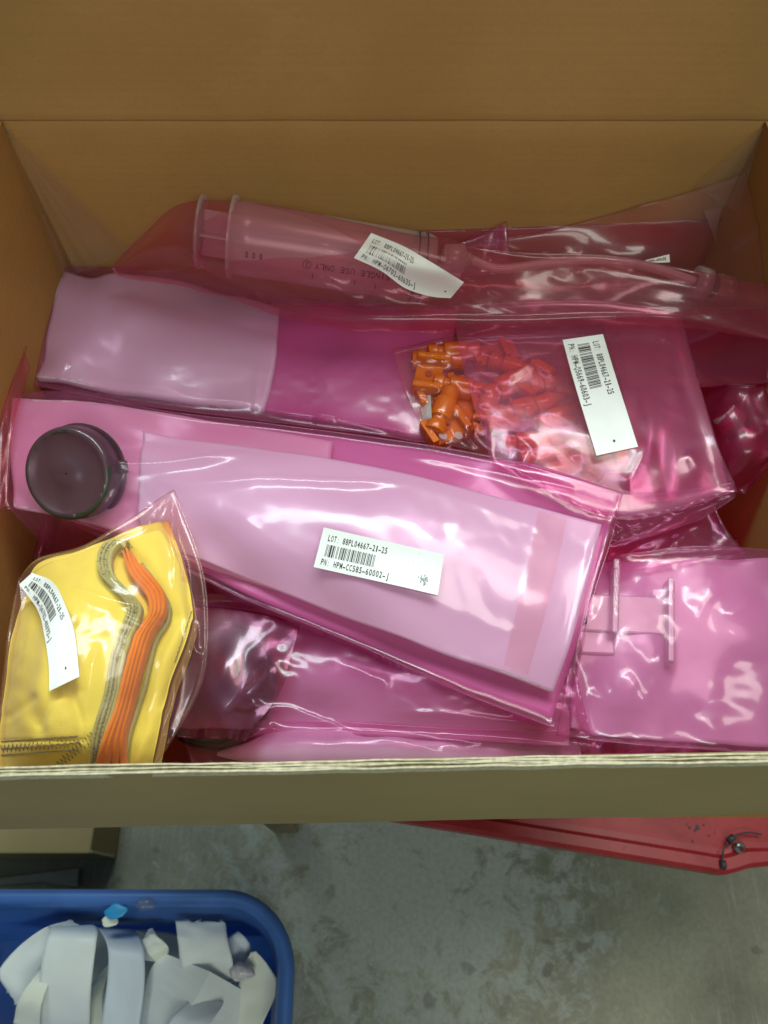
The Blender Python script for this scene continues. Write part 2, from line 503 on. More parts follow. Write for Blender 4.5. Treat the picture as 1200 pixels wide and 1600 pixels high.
def wall(name, a, b, z0, z1, th, mat, lean=0.0, wob=0.0, nu=60, nv=24, seed=0, top_wob=0.0):
    """upright sheet of corrugated board from a to b (plan), th thick to its left"""
    a = np.array(a, float); b = np.array(b, float)
    d = (b - a) / np.linalg.norm(b - a); n = np.array([-d[1], d[0]])
    V = []
    for side in (0, 1):
        for i in range(nv):
            for j in range(nu):
                u, v = j / (nu - 1), i / (nv - 1)
                p = a + (b - a) * u
                off = side * th + wob * noise.noise(Vector((u * 3, v * 1.5, seed))) + lean * v
                z = z0 + (z1 - z0) * v
                if i == nv - 1: z += top_wob * (noise.noise(Vector((u * 14, seed, 1.3))) + .6 * noise.noise(Vector((u * 60, seed, 4.3))))
                if i == 0: z += top_wob * .8 * noise.noise(Vector((u * 17, seed, 9.3)))
                q = p + n * off
                V.append((q[0], q[1], z))
    o = nv * nu
    Fc = grid_faces(nv, nu) + grid_faces(nv, nu, o, flip=True)
    edge = [j for j in range(nu)] + [i * nu + nu - 1 for i in range(1, nv)] + [(nv - 1) * nu + j for j in range(nu - 2, -1, -1)] + [i * nu for i in range(nv - 2, 0, -1)]
    for k in range(len(edge)):
        p, q = edge[k], edge[(k + 1) % len(edge)]
        Fc.append((q, p, p + o, q + o))
    ob = obj(name, V, Fc, mat, carton, smooth=False)
    return ob


fl = at(-160, 1214, RIM, False); fr = at(1360, 1184, RIM, False)
FLx, FRx = -.3175, .3175
fy0 = fl[1] + (fr[1] - fl[1]) * ((FLx - fl[0]) / (fr[0] - fl[0])); fy1 = fl[1] + (fr[1] - fl[1]) * ((FRx - fl[0]) / (fr[0] - fl[0]))
wall('front_wall', (FLx, fy0), (FRx, fy1), BOT, RIM - .001, TH, M['card_out'], 0, .0015, 160, 12, 2, .0012)
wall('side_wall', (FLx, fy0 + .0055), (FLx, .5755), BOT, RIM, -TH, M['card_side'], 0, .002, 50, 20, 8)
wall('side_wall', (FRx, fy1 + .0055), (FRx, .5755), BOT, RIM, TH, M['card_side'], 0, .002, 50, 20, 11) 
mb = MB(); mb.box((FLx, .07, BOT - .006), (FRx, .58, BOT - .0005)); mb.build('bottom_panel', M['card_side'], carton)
# rear flap: the wall rolls back at the crease, then the flap rises from the pressed groove
def rear_sheet(name, prof):
    V = []; nu = 90
    for z, y in prof:
        for j in range(nu):
            u = j / (nu - 1)
            V.append((FLx + .0002 + u * (FRx - FLx - .0004), y + .0025 * noise.noise(Vector((u * 3, z * 8, 3))) * min(1, abs(z) * 60), RIM - .001 + z + .0006 * noise.noise(Vector((u * 9, 0, 2)))))
    o = obj(name, V, grid_faces(len(prof), nu), M['card'], carton)
    sd = o.modifiers.new('thick', 'SOLIDIFY'); sd.thickness = .0045; sd.offset = -1
    return o


rear_sheet('back_wall', [(-.249 + .009 * k, .5755) for k in range(26)] + [(-.018, .5757), (-.012, .5760), (-.007, .5766), (-.003, .5775), (-.001, .5782), (.0, .5787)])
rear_sheet('rear_flap', [(.0002, .5787), (.0006, .5779), (.0014, .5770), (.003, .5766)] + [(.008 + .404 * k / 40, .5768 + .036 * k / 40) for k in range(41)])
# torn, layered cut edge along the front rim
for k, (dy, w) in enumerate(((-.0008, .0009), (.0002, .0011), (.0013, .0006), (.0020, .0011), (.0031, .0008))):
    top, bot = [], []
    n = 260; V = []
    for j in range(n):
        u = j / (n - 1); x = FLx + u * (FRx - FLx); y = fy0 + (fy1 - fy0) * u + dy + .0015 * noise.noise(Vector((u * 3, 0, 2))) + .0006 * noise.noise(Vector((u * 25, k * 3.3, 0)))
        z = RIM + (.0012 if k % 2 == 0 else .0002) + .0014 * noise.noise(Vector((u * 10, k * 7.1, 0))) + .0006 * noise.noise(Vector((u * 90, k * 5.1, 0)))
        V += [(x, y, z), (x, y + w, z - .0001), (x, y + w, RIM - .006), (x, y, RIM - .006 - (.004 if k == 0 else 0))]
    Fc = []
    for j in range(n - 1):
        for e in range(4): Fc.append((j * 4 + e, j * 4 + (e + 1) % 4, (j + 1) * 4 + (e + 1) % 4, (j + 1) * 4 + e))
    obj('board_ply', V, Fc, M['liner'], carton, False)
# clear film webs stretched over the rear corners
for sx, (A, B, C_) in ((-1, ((-2, 192), (205, 388), (110, 420))), (1, ((1203, 192), (1085, 285), (1160, 300)))):
    a = np.array([sx * .310, .571, 1.098]); b = at(*B, .96); b[1] = .570
    c = at(*C_, .96); c = np.array([sx * .312, .545, c[2]])
    V = []; n = 34
    for i in range(n):
        for j in range(n):
            v, u = i / (n - 1), j / (n - 1)
            q = a + (b * u + c * (1 - u) - a) * v
            w = math.sin(u * math.pi * 5 + 1) * .0016 * v + .0012 * noise.noise(Vector((u * 9, v * 2, sx)))
            V.append(q + np.array([-sx * w, -abs(w) - .0008 - .006 * math.sin(u * math.pi) * v, 0]))
    obj('corner_web', V, grid_faces(n, n), M['film_clear'], carton)

# ------------------------------------------------------------------ stand under the carton, red cart, floor things
st = thing('wooden_stand', 'rough wooden stand leg showing under the carton front', 'stand', (0, .3, 0))
mb = MB(); mb.box((-.25, .10, .812), (.25, .56, .842)); bevel(mb.build('stand_top', M['wood'], st))
for x in (-.178, .178):
    for y in (.155, .52):
        mb = MB(); mb.box((x - .022, y - .022, 0.001), (x + .022, y + .022, .8115)); bevel(mb.build('leg', M['wood'], st))

# red metal cart
cz = .42
cart = thing('red_cart', 'scuffed red metal cart under the right of the carton', 'cart', at(1000, 1300, 0, False))
A = at(470, 1256, cz, False); Bp = at(1130, 1364, cz, False); Cp = at(1330, 1338, cz, False)
outl = [A[:2]] + [A[:2] + (Bp[:2] - A[:2]) * k / 6 for k in range(1, 6)]
ctrl = np.array([Bp[:2] - (Bp[:2] - A[:2]) * .05, Bp[:2] + [.006, 0], Bp[:2] + [.04, .008]])
outl += [p for p in catmull(ctrl, 8)] + [Cp[:2], Cp[:2] + np.array([.1, .45]), A[:2] + np.array([0.0, .5])]
outl = np.array(outl); cen = outl.mean(0)


def ring(sc_, z):
    r = []
    n = len(outl)
    for k in range(n):
        t = outl[(k + 1) % n] - outl[k - 1]; t = t / np.linalg.norm(t); nn = np.array([t[1], -t[0]])
        q = outl[k] + nn * sc_
        r.append((q[0], q[1], z))
    return r


V = []
prof = [(-.030, cz - .007), (-.022, cz - .006), (-.017, cz), (-.004, cz + .001), (.001, cz - .004), (.002, cz - .022), (-.003, cz - .026), (-.015, cz - .0275)]
for off, z in prof: V += ring(off, z)
n = len(outl); Fc = [f[::-1] for f in grid_faces(len(prof), n, wrap=True)]
Fc.append(tuple(range(n))); Fc.append(tuple(reversed([(len(prof) - 1) * n + k for k in range(n)])))
obj('tray', V, Fc, M['red'], cart, False)
for p in ((Bp + [.06, .10, 0]), (A + [.08, .30, 0]), (Bp + [.1, .4, 0]), (A + [.15, .1, 0])):
    mb = MB(); mb.box((p[0] - .015, p[1] + .05, .0), (p[0] + .015, p[1] + .08, cz - .028)); mb.build('leg', M['red'], cart)
sp = at(1155, 1325, cz - .003, False)
mb = MB(); mb.lathe([(-.004, .0075), (0, .0085), (.002, .008), (.005, .005), (.006, .001)], sp, (0, -.2, 1), 24); mb.build('bolt', M['steel'], cart, True)
wp = [at(x, y, z, False) for x, y, z in ((1128, 1350, cz + .002), (1130, 1330, cz + .006), (1138, 1315, cz + .004), (1150, 1305, cz + .003), (1170, 1301, cz + .002), (1190, 1304, cz))]
mb = MB(); mb.tube(catmull(wp, 24), .0012, 6); mb.tube([wp[0] + [-.003, 0, 0], wp[0] + [.004, -.001, 0]], .0055, 8); mb.tube([wp[2] + [0, 0, 0], wp[2] + [.008, .006, 0]], .0045, 8)
mb.build('black_wire', M['rubber'], cart, True)
mb = MB()
for (x, y, r) in ((1090, 1292, 4), (1087, 1297, 3), (1078, 1293, 2.2), (1083, 1314, 2), (1108, 1305, 1.6), (1100, 1289, 1.6), (1073, 1288, 1.2), (1117, 1300, 1.2)):
    p = at(x, y, cz - .0055, False); rr = r * .00085
    ang = [2 * math.pi * k / 9 for k in range(9)]
    mb.add([(p[0] + rr * math.cos(a) * random.uniform(.6, 1.3), p[1] + rr * math.sin(a) * random.uniform(.6, 1.3), p[2]) for a in ang], [tuple(range(9))])
mb.build('grease_spot', M['rubber'], cart)

# small carton on the floor
tz = .14
b0 = at(140, 1334, tz, False); b1 = at(146, 1262, tz, False)
sb = thing('small_carton', 'dusty closed brown carton on the floor at the left, behind the blue bin', 'cardboard box', (b0[0] - .1, b0[1] + .05, 0))
mb = MB(); mb.box((b0[0] - .34, b0[1], 0.001), (b0[0], b0[1] + .26, tz)); bevel(mb.build('carton_body', M['card_out'], sb), .003)
mb = MB(); mb.box((b0[0] - .33, b0[1] + .118, tz + .0005), (b0[0] - .0, b0[1] + .122, tz + .0015)); mb.box((b0[0] + .0002, b0[1] + .002, .02), (b0[0] + .0014, b0[1] + .006, tz - .003)); mb.build('flap_seam', M['liner'], sb)
pp = [at(x, y, .012, False) for x, y in ((-30, 1376), (122, 1357), (120, 1385), (60, 1378), (-30, 1384))]
o = obj('paper_scrap', pp + [p - [0, 0, .009] for p in pp], [(4, 3, 2, 1, 0), (5, 6, 7, 8, 9)] + [(k, (k + 1) % 5, (k + 1) % 5 + 5, k + 5) for k in range(5)], M['paper_floor'], None, False)
tag(o, 'grey torn strip of card lying on the floor behind the blue bin', 'paper')

# ------------------------------------------------------------------ blue bin
bz = .46
binr = thing('waste_bin', 'blue plastic waste bin with rounded corners, full of curled release paper', 'bin', at(150, 1560, 0, False))
p_tr = at(444, 1398, bz, False); cx1 = p_tr[0]; cy1 = at(200, 1412, bz, False)[1]
BW, BD, BR = .58, .40, .075
x0, x1_, y0, y1_ = cx1 - BW, cx1, cy1 - BD, cy1


def rrect(off, z, n=10, bow=0.004):
    r = BR - .0 + off; pts = []
    for (cx, cy_, a0) in ((x1_ - BR, y1_ - BR, 0), (x0 + BR, y1_ - BR, 90), (x0 + BR, y0 + BR, 180), (x1_ - BR, y0 + BR, 270)):
        for k in range(n + 1):
            a = math.radians(a0 + 90 * k / n); pts.append((cx + r * math.cos(a), cy_ + r * math.sin(a), z))
        # straight side
        ex, ey = pts[-1][:2]
        a = math.radians(a0 + 90); tx, ty = -math.sin(a), math.cos(a)
        Ls = (BW if a0 in (0, 180) else BD) - 2 * BR
        for k in range(1, 8): pts.append((ex + tx * Ls * k / 8, ey + ty * Ls * k / 8, z))
    return pts


prof = [(-.055, .012), (-.050, .004), (-.020, bz - .09), (-.012, bz - .05), (-.006, bz - .035), (-.004, bz - .012), (-.0075 + .010, bz - .004), (.006, bz), (.010, bz - .001), (.0125, bz - .006), (.0125, bz - .02), (.0105, bz - .021), (.009, bz - .008)]
outer = [(-.0, bz - .02)]
V = []
seq = [(-.052, .010), (-.018, bz - .085), (-.010, bz - .055), (-.0045, bz - .040), (-.0035, bz - .014), (-.001, bz - .005), (.004, bz), (.010, bz + .0005), (.0145, bz - .003), (.016, bz - .010), (.0155, bz - .020), (.0135, bz - .0205), (.010, bz - .010), (.002, bz - .012), (.001, bz - .045), (-.006, bz - .09), (-.046, .004)]
for off, z in seq: V += rrect(off, z)
n = len(rrect(0, 0)); Fc = grid_faces(len(seq), n, wrap=True)
Fc.append(tuple(reversed(range(n)))); Fc.append(tuple((len(seq) - 1) * n + k for k in range(n)))
obj('bin_body', V, Fc, M['blue'], binr)


def blob(name, mat, parent, c, r, seed, flat=.25):
    mb = MB(); V = []
    for i in range(9):
        th = math.pi * i / 8
        for j in range(16):
            ph = 2 * math.pi * j / 16; k = 1 + .35 * noise.noise(Vector((math.cos(ph) * 1.2, math.sin(ph) * 1.2, seed)))
            V.append((c[0] + r * k * math.sin(th) * math.cos(ph), c[1] + r * .6 * k * math.sin(th) * math.sin(ph), c[2] + r * flat * math.cos(th)))
    return obj(name, V, grid_faces(9, 16, wrap=True), mat, parent)


M['sticker'] = principled('blue_sticker', (.02, .30, .62), .4, .1)
tag(blob('sticker_scrap', M['sticker'], None, at(182, 1424, bz - .004, False), .014, 2.2, .12), 'bright blue sticker scrap stuck on the inner rim of the bin', 'sticker')
tag(blob('sticker_scrap', M['paper_cream'], None, at(172, 1438, bz - .014, False), .011, 6.2, .12), 'pale green sticker scrap below the bright blue one on the bin', 'sticker')
tag(blob('film_scrap', M['film_clear'], None, at(226, 1414, bz + .002, False), .012, 4.2, .3), 'clear crumpled scrap of film on top of the bin rim', 'film scrap')
M['pearl'] = principled('pearly_film', (.62, .60, .60), .3, .2, 200)
tag(blob('film_scrap', M['pearl'], None, at(378, 1518, bz - .045, False), .016, 8.2, .7), 'small pearly ball of film between papers at the right of the bin', 'film scrap')


def paper(name, label, rows, mat, nu=14, nv=36, jag=0.0, seed=0, smooth=True):
    T = surf([[at(*p, clamp=False) for p in r] for r in rows], nv, nu)
    for i in (0, nv - 1):
        for j in range(nu): T[i, j, :2] += jag * np.array([noise.noise(Vector((j * .9, seed, i))), noise.noise(Vector((j * .9, seed + 5, i)))])
    for i in range(nv):
        for j in range(nu): T[i, j, 2] += .0015 * noise.noise(Vector((i * .15, j * .2, seed)))
    o = obj(name, T.reshape(-1, 3), grid_faces(nv, nu), mat, None, smooth)
    sd = o.modifiers.new('thick', 'SOLIDIFY'); sd.thickness = .0005
    tag(o, label, 'paper', 'release paper strips in the blue bin')
    return o


b = bz
paper('paper_strip', 'wide glossy white paper loop standing left of centre in the bin',
      [[(75, 1470, b - .10), (140, 1465, b - .10)], [(72, 1452, b - .05), (142, 1446, b - .05)], [(80, 1449, b - .022), (152, 1452, b - .022)], [(70, 1475, b - .01), (150, 1475, b - .01)], [(62, 1530, b - .02), (143, 1535, b - .02)], [(60, 1590, b - .05), (140, 1595, b - .05)], [(66, 1650, b - .1), (140, 1650, b - .1)]], M['paper'], jag=.004, seed=1)
paper('paper_strip', 'white paper strip arching down to a torn end at the far left of the bin',
      [[(150, 1462, b - .06), (110, 1438, b - .04)], [(118, 1448, b - .045), (70, 1450, b - .04)], [(82, 1482, b - .05), (30, 1478, b - .05)], [(60, 1520, b - .055), (2, 1510, b - .055)], [(52, 1560, b - .06), (-2, 1528, b - .06)], [(38, 1588, b - .07), (12, 1550, b - .07)]], M['paper'], jag=.006, seed=2)
paper('paper_strip', 'bluish grey paper ribbon curving down right of the glossy loop',
      [[(140, 1452, b - .10), (205, 1452, b - .11)], [(152, 1450, b - .06), (212, 1455, b - .07)], [(168, 1480, b - .03), (224, 1480, b - .035)], [(168, 1530, b - .03), (226, 1535, b - .03)], [(160, 1590, b - .04), (218, 1600, b - .04)], [(150, 1660, b - .06), (205, 1665, b - .06)]], M['paper_blue'], seed=3)
paper('paper_sheet', 'square white paper with a ragged top edge at the rear of the bin',
      [[(274, 1438, b - .045), (352, 1440, b - .045)], [(278, 1470, b - .035), (356, 1470, b - .035)], [(282, 1505, b - .04), (364, 1505, b - .04)], [(290, 1530, b - .06), (360, 1530, b - .06)]], M['paper'], jag=.006, seed=4)
paper('paper_sheet', 'large bent white sheet with a bright crease in the middle of the bin',
      [[(258, 1490, b - .06), (328, 1518, b - .028), (394, 1556, b - .075)], [(236, 1514, b - .06), (306, 1560, b - .024), (378, 1590, b - .07)], [(222, 1576, b - .06), (278, 1604, b - .022), (362, 1640, b - .07)], [(215, 1640, b - .09), (262, 1650, b - .05), (350, 1680, b - .09)]], M['paper'], nu=3, nv=10, seed=5, smooth=False)
paper('paper_strip', 'long white paper strip bowed over the large bent sheet near the bottom edge',
      [[(250, 1660, b - .05), (300, 1670, b - .05)], [(262, 1600, b - .012), (322, 1612, b - .012)], [(300, 1560, b - .03), (345, 1575, b - .03)], [(325, 1545, b - .07), (352, 1560, b - .07)]], M['paper_blue'], seed=15)
paper('paper_strip', 'curled white paper strip hugging the left side of the glossy loop',
      [[(20, 1600, b - .05), (62, 1610, b - .05)], [(30, 1560, b - .02), (66, 1566, b - .02)], [(58, 1520, b - .025), (84, 1520, b - .03)], [(85, 1490, b - .06), (100, 1490, b - .07)]], M['paper_cream'], seed=16)
paper('paper_scrap', 'small folded white paper corner right of the bluish ribbon top',
      [[(222, 1468, b - .05), (240, 1458, b - .05)], [(232, 1490, b - .045), (262, 1478, b - .05)], [(245, 1505, b - .06), (262, 1495, b - .065)]], M['paper_cream'], jag=.005, seed=17)
paper('paper_sheet', 'cream white pointed sheet against the right wall of the bin',
      [[(392, 1488, b - .05), (400, 1486, b - .05)], [(378, 1515, b - .06), (420, 1510, b - .055)], [(370, 1560, b - .065), (434, 1542, b - .06)], [(360, 1600, b - .07), (415, 1590, b - .06)], [(355, 1650, b - .08), (385, 1650, b - .07)]], M['paper_cream'], seed=6)
paper('paper_scrap', 'small torn white paper corner rising behind the large bent sheet',
      [[(232, 1452, b - .06), (238, 1450, b - .06)], [(222, 1475, b - .06), (262, 1490, b - .07)], [(224, 1500, b - .06), (258, 1505, b - .07)]], M['paper'], seed=7)
paper('paper_strip', 'white paper strip lying low between the loop and the bluish ribbon',
      [[(128, 1555, b - .085), (175, 1500, b - .09)], [(100, 1580, b - .075), (160, 1560, b - .07)], [(95, 1620, b - .08), (165, 1620, b - .08)]], M['paper_cream'], seed=8)
paper('paper_strip', 'narrow curled white paper behind the square sheet at the right',
      [[(350, 1500, b - .10), (378, 1470, b - .10)], [(350, 1470, b - .06), (372, 1455, b - .06)], [(362, 1500, b - .06), (392, 1480, b - .065)], [(360, 1545, b - .08), (386, 1530, b - .08)]], M['paper_blue'], seed=9)
paper('paper_sheet', 'white sheet lying deepest under the other papers in the bin',
      [[(120, 1452, b - .14), (250, 1455, b - .15), (350, 1480, b - .15)], [(60, 1540, b - .13), (230, 1530, b - .14), (400, 1560, b - .15)], [(40, 1640, b - .14), (230, 1640, b - .14), (420, 1640, b - .15)]], M['paper_cream'], nu=30, seed=10)


# ------------------------------------------------------------------ writing
_gl = {}


def glyph(ch):
    if ch not in _gl:
        cu = bpy.data.curves.new('g', 'FONT'); cu.body = ch; cu.size = 1.0; cu.resolution_u = 3; cu.offset = .012
        o = bpy.data.objects.new('g', cu); COL.objects.link(o); bpy.context.view_layer.update()
        me = bpy.data.meshes.new_from_object(o.evaluated_get(bpy.context.evaluated_depsgraph_get()))
        v = np.array([p.co[:2] for p in me.vertices]) if len(me.vertices) else np.zeros((0, 2))
        f = [tuple(p.vertices) for p in me.polygons]
        bpy.data.objects.remove(o); bpy.data.curves.remove(cu); bpy.data.meshes.remove(me)
        _gl[ch] = (v, f)
    return _gl[ch]


def text2d(s, x, y, adv, h, wfrac=.74):
    """monospaced line: list of (verts2d, faces) starting at x, baseline y, letter height h; y grows upward"""
    out = []
    for k, ch in enumerate(s):
        if ch == ' ': continue
        v, f = glyph(ch)
        if not len(v): continue
        q = v.copy(); cx = (q[:, 0].max() + q[:, 0].min()) / 2; w = max(q[:, 0].max() - q[:, 0].min(), .01)
        tw = adv * wfrac if ch not in '1:IJ-' else adv * (.36 if ch == '1' else .5 if ch == 'J' else .14 if ch == ':' else .2 if ch == 'I' else .78)
        q[:, 0] = (q[:, 0] - cx) / w * tw + x + adv * (k + .5)
        q[:, 1] = q[:, 1] / .70 * h + y
        out.append((q, f))
    return out


def on_surface(S, uv, lift):
    nv, nu, _ = S.shape
    u = np.clip(uv[:, 0], 0, 1) * (nu - 1.001); v = np.clip(uv[:, 1], 0, 1) * (nv - 1.001)
    i = v.astype(int); j = u.astype(int); a = (u - j)[:, None]; b = (v - i)[:, None]
    P = S[i, j] * (1 - a) * (1 - b) + S[i, j + 1] * a * (1 - b) + S[i + 1, j] * (1 - a) * b + S[i + 1, j + 1] * a * b
    du = S[i, j + 1] - S[i, j]; dv = S[i + 1, j] - S[i, j]
    N = np.cross(dv, du); N /= np.linalg.norm(N, axis=1, keepdims=True) + 1e-12
    N *= np.sign(N[:, 2:3] + 1e-9)
    return P + N * lift


BARS = [1, 1, 1, 2, 1, 1, 4, 1, 3, 1, 1, 3, 1, 1, 1, 3, 2, 1, 1, 1, 3, 1, 2, 1, 1, 2, 1, 1, 2, 2, 1, 1, 3, 1, 1, 1, 1, 2, 2, 1, 2, 1, 1, 2, 2, 1, 1, 1, 2, 2, 1, 1, 2, 1, 1, 1, 2, 2, 1, 1, 1]


def make_label(root, bvh, top, bottom, part_no, mat, lift=.0012, extra='dot', smooth=10, dotuv=(.93, .62)):
    nu, nv = 44, 16
    a = catmull(np.array(top, float), nu); c = catmull(np.array(bottom, float), nu)
    S = np.zeros((nv, nu, 3)); O = Vector((0, 0, CAM_Z))
    for i in range(nv):
        for j in range(nu):
            q = a[j] + (c[j] - a[j]) * i / (nv - 1)
            h = bvh.ray_cast(O, Vector(ray(*q)).normalized())
            S[i, j] = h[0][:] if h[0] is not None else (np.nan,) * 3
    bad = np.isnan(S[..., 0])
    if bad.any():
        print('label misses film', part_no, bad.sum())
        zm = np.nanmean(S[..., 2]) if not bad.all() else 1.0
        for i, j in zip(*np.where(bad)):
            q = a[j] + (c[j] - a[j]) * i / (nv - 1); S[i, j] = at(q[0], q[1], zm)
    raw = S.copy()
    dirs = S - np.array([0, 0, CAM_Z]); dep = np.linalg.norm(dirs, axis=-1); dirs /= dep[..., None]
    raw_d = dep.copy()
    for _ in range(smooth * 6):         # paper is stiffer than the film: smooth how far it lies from the viewer
        p = np.pad(dep, 1, mode='edge'); dep = (p[:-2, 1:-1] + p[2:, 1:-1] + p[1:-1, :-2] + p[1:-1, 2:]) / 4
    dep = np.minimum(dep, raw_d) - lift
    for _ in range(8):
        p = np.pad(dep, 1, mode='edge'); dep = np.minimum((p[:-2, 1:-1] + p[2:, 1:-1] + p[1:-1, :-2] + p[1:-1, 2:]) / 4, raw_d - lift)
    S = np.array([0, 0, CAM_Z]) + dirs * dep[..., None]
    lab = obj('adhesive_label', S.reshape(-1, 3), grid_faces(nv, nu, flip=True), mat, root)
    lot_ = text2d('LOT: 88PL04667-21-25', .055, 1 - .30, .0245, .15)
    lines = lot_ + text2d('PN: HPM-' + part_no + '-J', .045, 1 - .90, .0262, .15)
    mb = MB()
    for k, (q, f) in enumerate(lines):
        if k == len(lot_): mb.build('printed_text', M['ink'], lab); mb = MB()
        uv = np.stack([q[:, 0], 1 - q[:, 1]], -1)
        mb.add(on_surface(S, uv, .00025), f)
    mb.build('printed_text', M['ink'], lab); mb = MB()
    x = .062; tot = sum(BARS); W = .40
    for k, w in enumerate(BARS):
        dw = w / tot * W
        if k % 2 == 0:
            uv = np.array([(x, .385), (x + dw * .86, .385), (x + dw * .86, .54), (x + dw * .86, .685), (x, .685), (x, .54)])
            mb.add(on_surface(S, uv, .00025), [tuple(range(6))])
        x += dw
    mb.build('barcode', M['ink'], lab); mb = MB()
    if extra == 'dot':
        ang = np.linspace(0, 2 * math.pi, 13)[:-1]
        uv = np.stack([dotuv[0] + .011 * np.cos(ang), dotuv[1] + .03 * np.sin(ang)], -1)
        mb.add(on_surface(S, uv, .00025), [tuple(range(12))])
        mb.build('ink_dot', M['ink'], lab)
    if extra == 'smudge':
        mb = MB(); r = random.Random(4)
        for k in range(46):
            c_u, c_v = .865 + r.gauss(0, .017), .72 + r.gauss(0, .055); s = r.uniform(.002, .008)
            ang = np.linspace(0, 2 * math.pi, 8)[:-1]
            uv = np.stack([c_u + s * np.cos(ang) * np.array([r.uniform(.5, 1.4) for _ in ang]), c_v + 3 * s * np.sin(ang) * np.array([r.uniform(.5, 1.4) for _ in ang])], -1)
            mb.add(on_surface(S, uv, .0002 + k * 2e-6), [tuple(range(7))])
        for (u_, v_) in ((.80, .12), (.76, .33), (.83, .38), (.885, .50)):
            uv = np.stack([u_ + .003 * np.cos(ang), v_ + .011 * np.sin(ang)], -1); mb.add(on_surface(S, uv, .00025), [tuple(range(7))])
        mb.build('smudge', M['smudge'], lab)
    return lab


# ------------------------------------------------------------------ bags
def bag(label, rows, mat, thick=.008, name='pink_bag', group='pink polythene bags in the carton', contents=(), bottom=True, lift_map=True, **kw):
    """bag = film laid over whatever is already in the pile; contents were settled before"""
    c = at(*rows[len(rows) // 2][len(rows[0]) // 2])
    root = thing(name, label, 'plastic bag', (c[0], c[1], c[2] - thick), group)
    base = kw.pop('base', None)
    H0 = H.copy()
    X, T = film_surface(rows, **kw)
    nv, nu, _ = X.shape
    V = list(X.reshape(-1, 3)); Fc = grid_faces(nv, nu, flip=True)
    if bottom:
        hb = hat(X, base) if base is not None else hat(X)
        u = np.linspace(0, 1, nu); v = np.linspace(0, 1, nv)
        prof = (np.sqrt(np.sin(np.pi * u))[None] * np.sqrt(np.sin(np.pi * v))[:, None])
        Z = X.copy(); sm = T[..., 2] - thick * prof
        Z[..., 2] = np.minimum(sm, X[..., 2] - .0012 * prof)
        Z[..., 2] += .0012 * prof * vnoise(nv, nu, 8, kw.get('seed', 1) + 40)
        Z[..., 2] = np.minimum(Z[..., 2], X[..., 2] - .0006 * prof)
        if base is not None:
            held = (H0 > base + .001); hh = hat(X, blurred(held.astype(float), 3)) > .05
            Z[..., 2] = np.where(hh, np.minimum(Z[..., 2], hb - .0006), Z[..., 2])
        Z[0], Z[-1], Z[:, 0], Z[:, -1] = X[0], X[-1], X[:, 0], X[:, -1]
        idx = np.arange(nv * nu).reshape(nv, nu)
        inner = np.full((nv, nu), -1); k = len(V)
        for i in range(1, nv - 1):
            for j in range(1, nu - 1): inner[i, j] = k; k += 1
        V += list(Z[1:-1, 1:-1].reshape(-1, 3))
        g = np.where(inner >= 0, inner, idx)
        for i in range(nv - 1):
            for j in range(nu - 1): Fc.append((g[i, j], g[i, j + 1], g[i + 1, j + 1], g[i + 1, j]))
    o = obj('film', V, Fc, mat, root)
    topF = grid_faces(nv, nu, flip=True)
    bvh = BVHTree.FromPolygons([tuple(p) for p in X.reshape(-1, 3)], topF)
    if lift_map: hmap_raise(X.reshape(-1, 3), topF)
    return root, X, bvh


def z_over(rows, dz):
    return [[(p[0], p[1], p[2] + dz) for p in r] for r in rows]


def pouch(label, rows, seed, mat='frost', amp=.002, name='frosted_pouch', nv=50, nu=90, up=.001, th=.004):
    S = patch(rows, nv, nu); S[..., 2] += amp * vnoise(nv, nu, 4, seed)
    S[..., 2] = np.maximum(S[..., 2], hat(S, np.maximum(H, blurred(H, 8))) + up)
    for _ in range(8):
        p = np.pad(S[..., 2], 1, mode='edge'); S[..., 2] = (p[:-2, 1:-1] + p[2:, 1:-1] + p[1:-1, :-2] + p[1:-1, 2:]) / 4
    t = thing(name, label, 'pouch', S.mean((0, 1)))
    o = obj('pouch_body', S.reshape(-1, 3), grid_faces(nv, nu, flip=True), M[mat], t); o.modifiers.new('thick', 'SOLIDIFY').thickness = th
    settle(o); return t, S


# --- bottom of the pile
bag('crumpled pink bag deep in the left front of the carton', [[(-60, 560, .885), (200, 560, .89), (480, 560, .89)], [(-60, 900, .885), (200, 900, .90), (480, 900, .895)], [(-60, 1200, .885), (200, 1200, .89), (460, 1215, .89)]], M['film_soft'], seed=21, ex=.05, amp=.012, kin=.004, cells=5, cell=.004)
bag('crumpled pink bag deep in the middle of the carton', [[(420, 560, .89), (700, 560, .9), (1000, 560, .9)], [(420, 900, .89), (700, 900, .91), (1000, 900, .905)], [(400, 1215, .89), (700, 1215, .89), (960, 1210, .89)]], M['film_soft'], seed=22, ex=.05, amp=.012, kin=.004, cells=5, cell=.004)
# hose connector at the right
hc = thing('hose_connector', 'translucent stepped hose connector at the right wall', 'connector', at(1165, 672, .93))
a_, b_ = at(1130, 645, .985), at(1206, 712, .968); ax = b_ - a_; L = np.linalg.norm(ax)
mb = MB(); mb.lathe([(0, .004), (0, .010), (.006, .0115), (.014, .0115), (.016, .009), (.022, .009), (.023, .011), (.030, .011), (.032, .0075), (.044, .0075), (.045, .009), (.05, .009), (.052, .006), (L, .006)], a_, ax, 24); c1 = mb.build('fitting', M['frost_tube'], hc, True)
mb = MB(); mb.lathe([(0, .0118), (.0045, .0118)], a_ + ax / L * .0155, ax, 24); mb.build('seal_ring', M['rubber'], hc, True)
settle(c1)

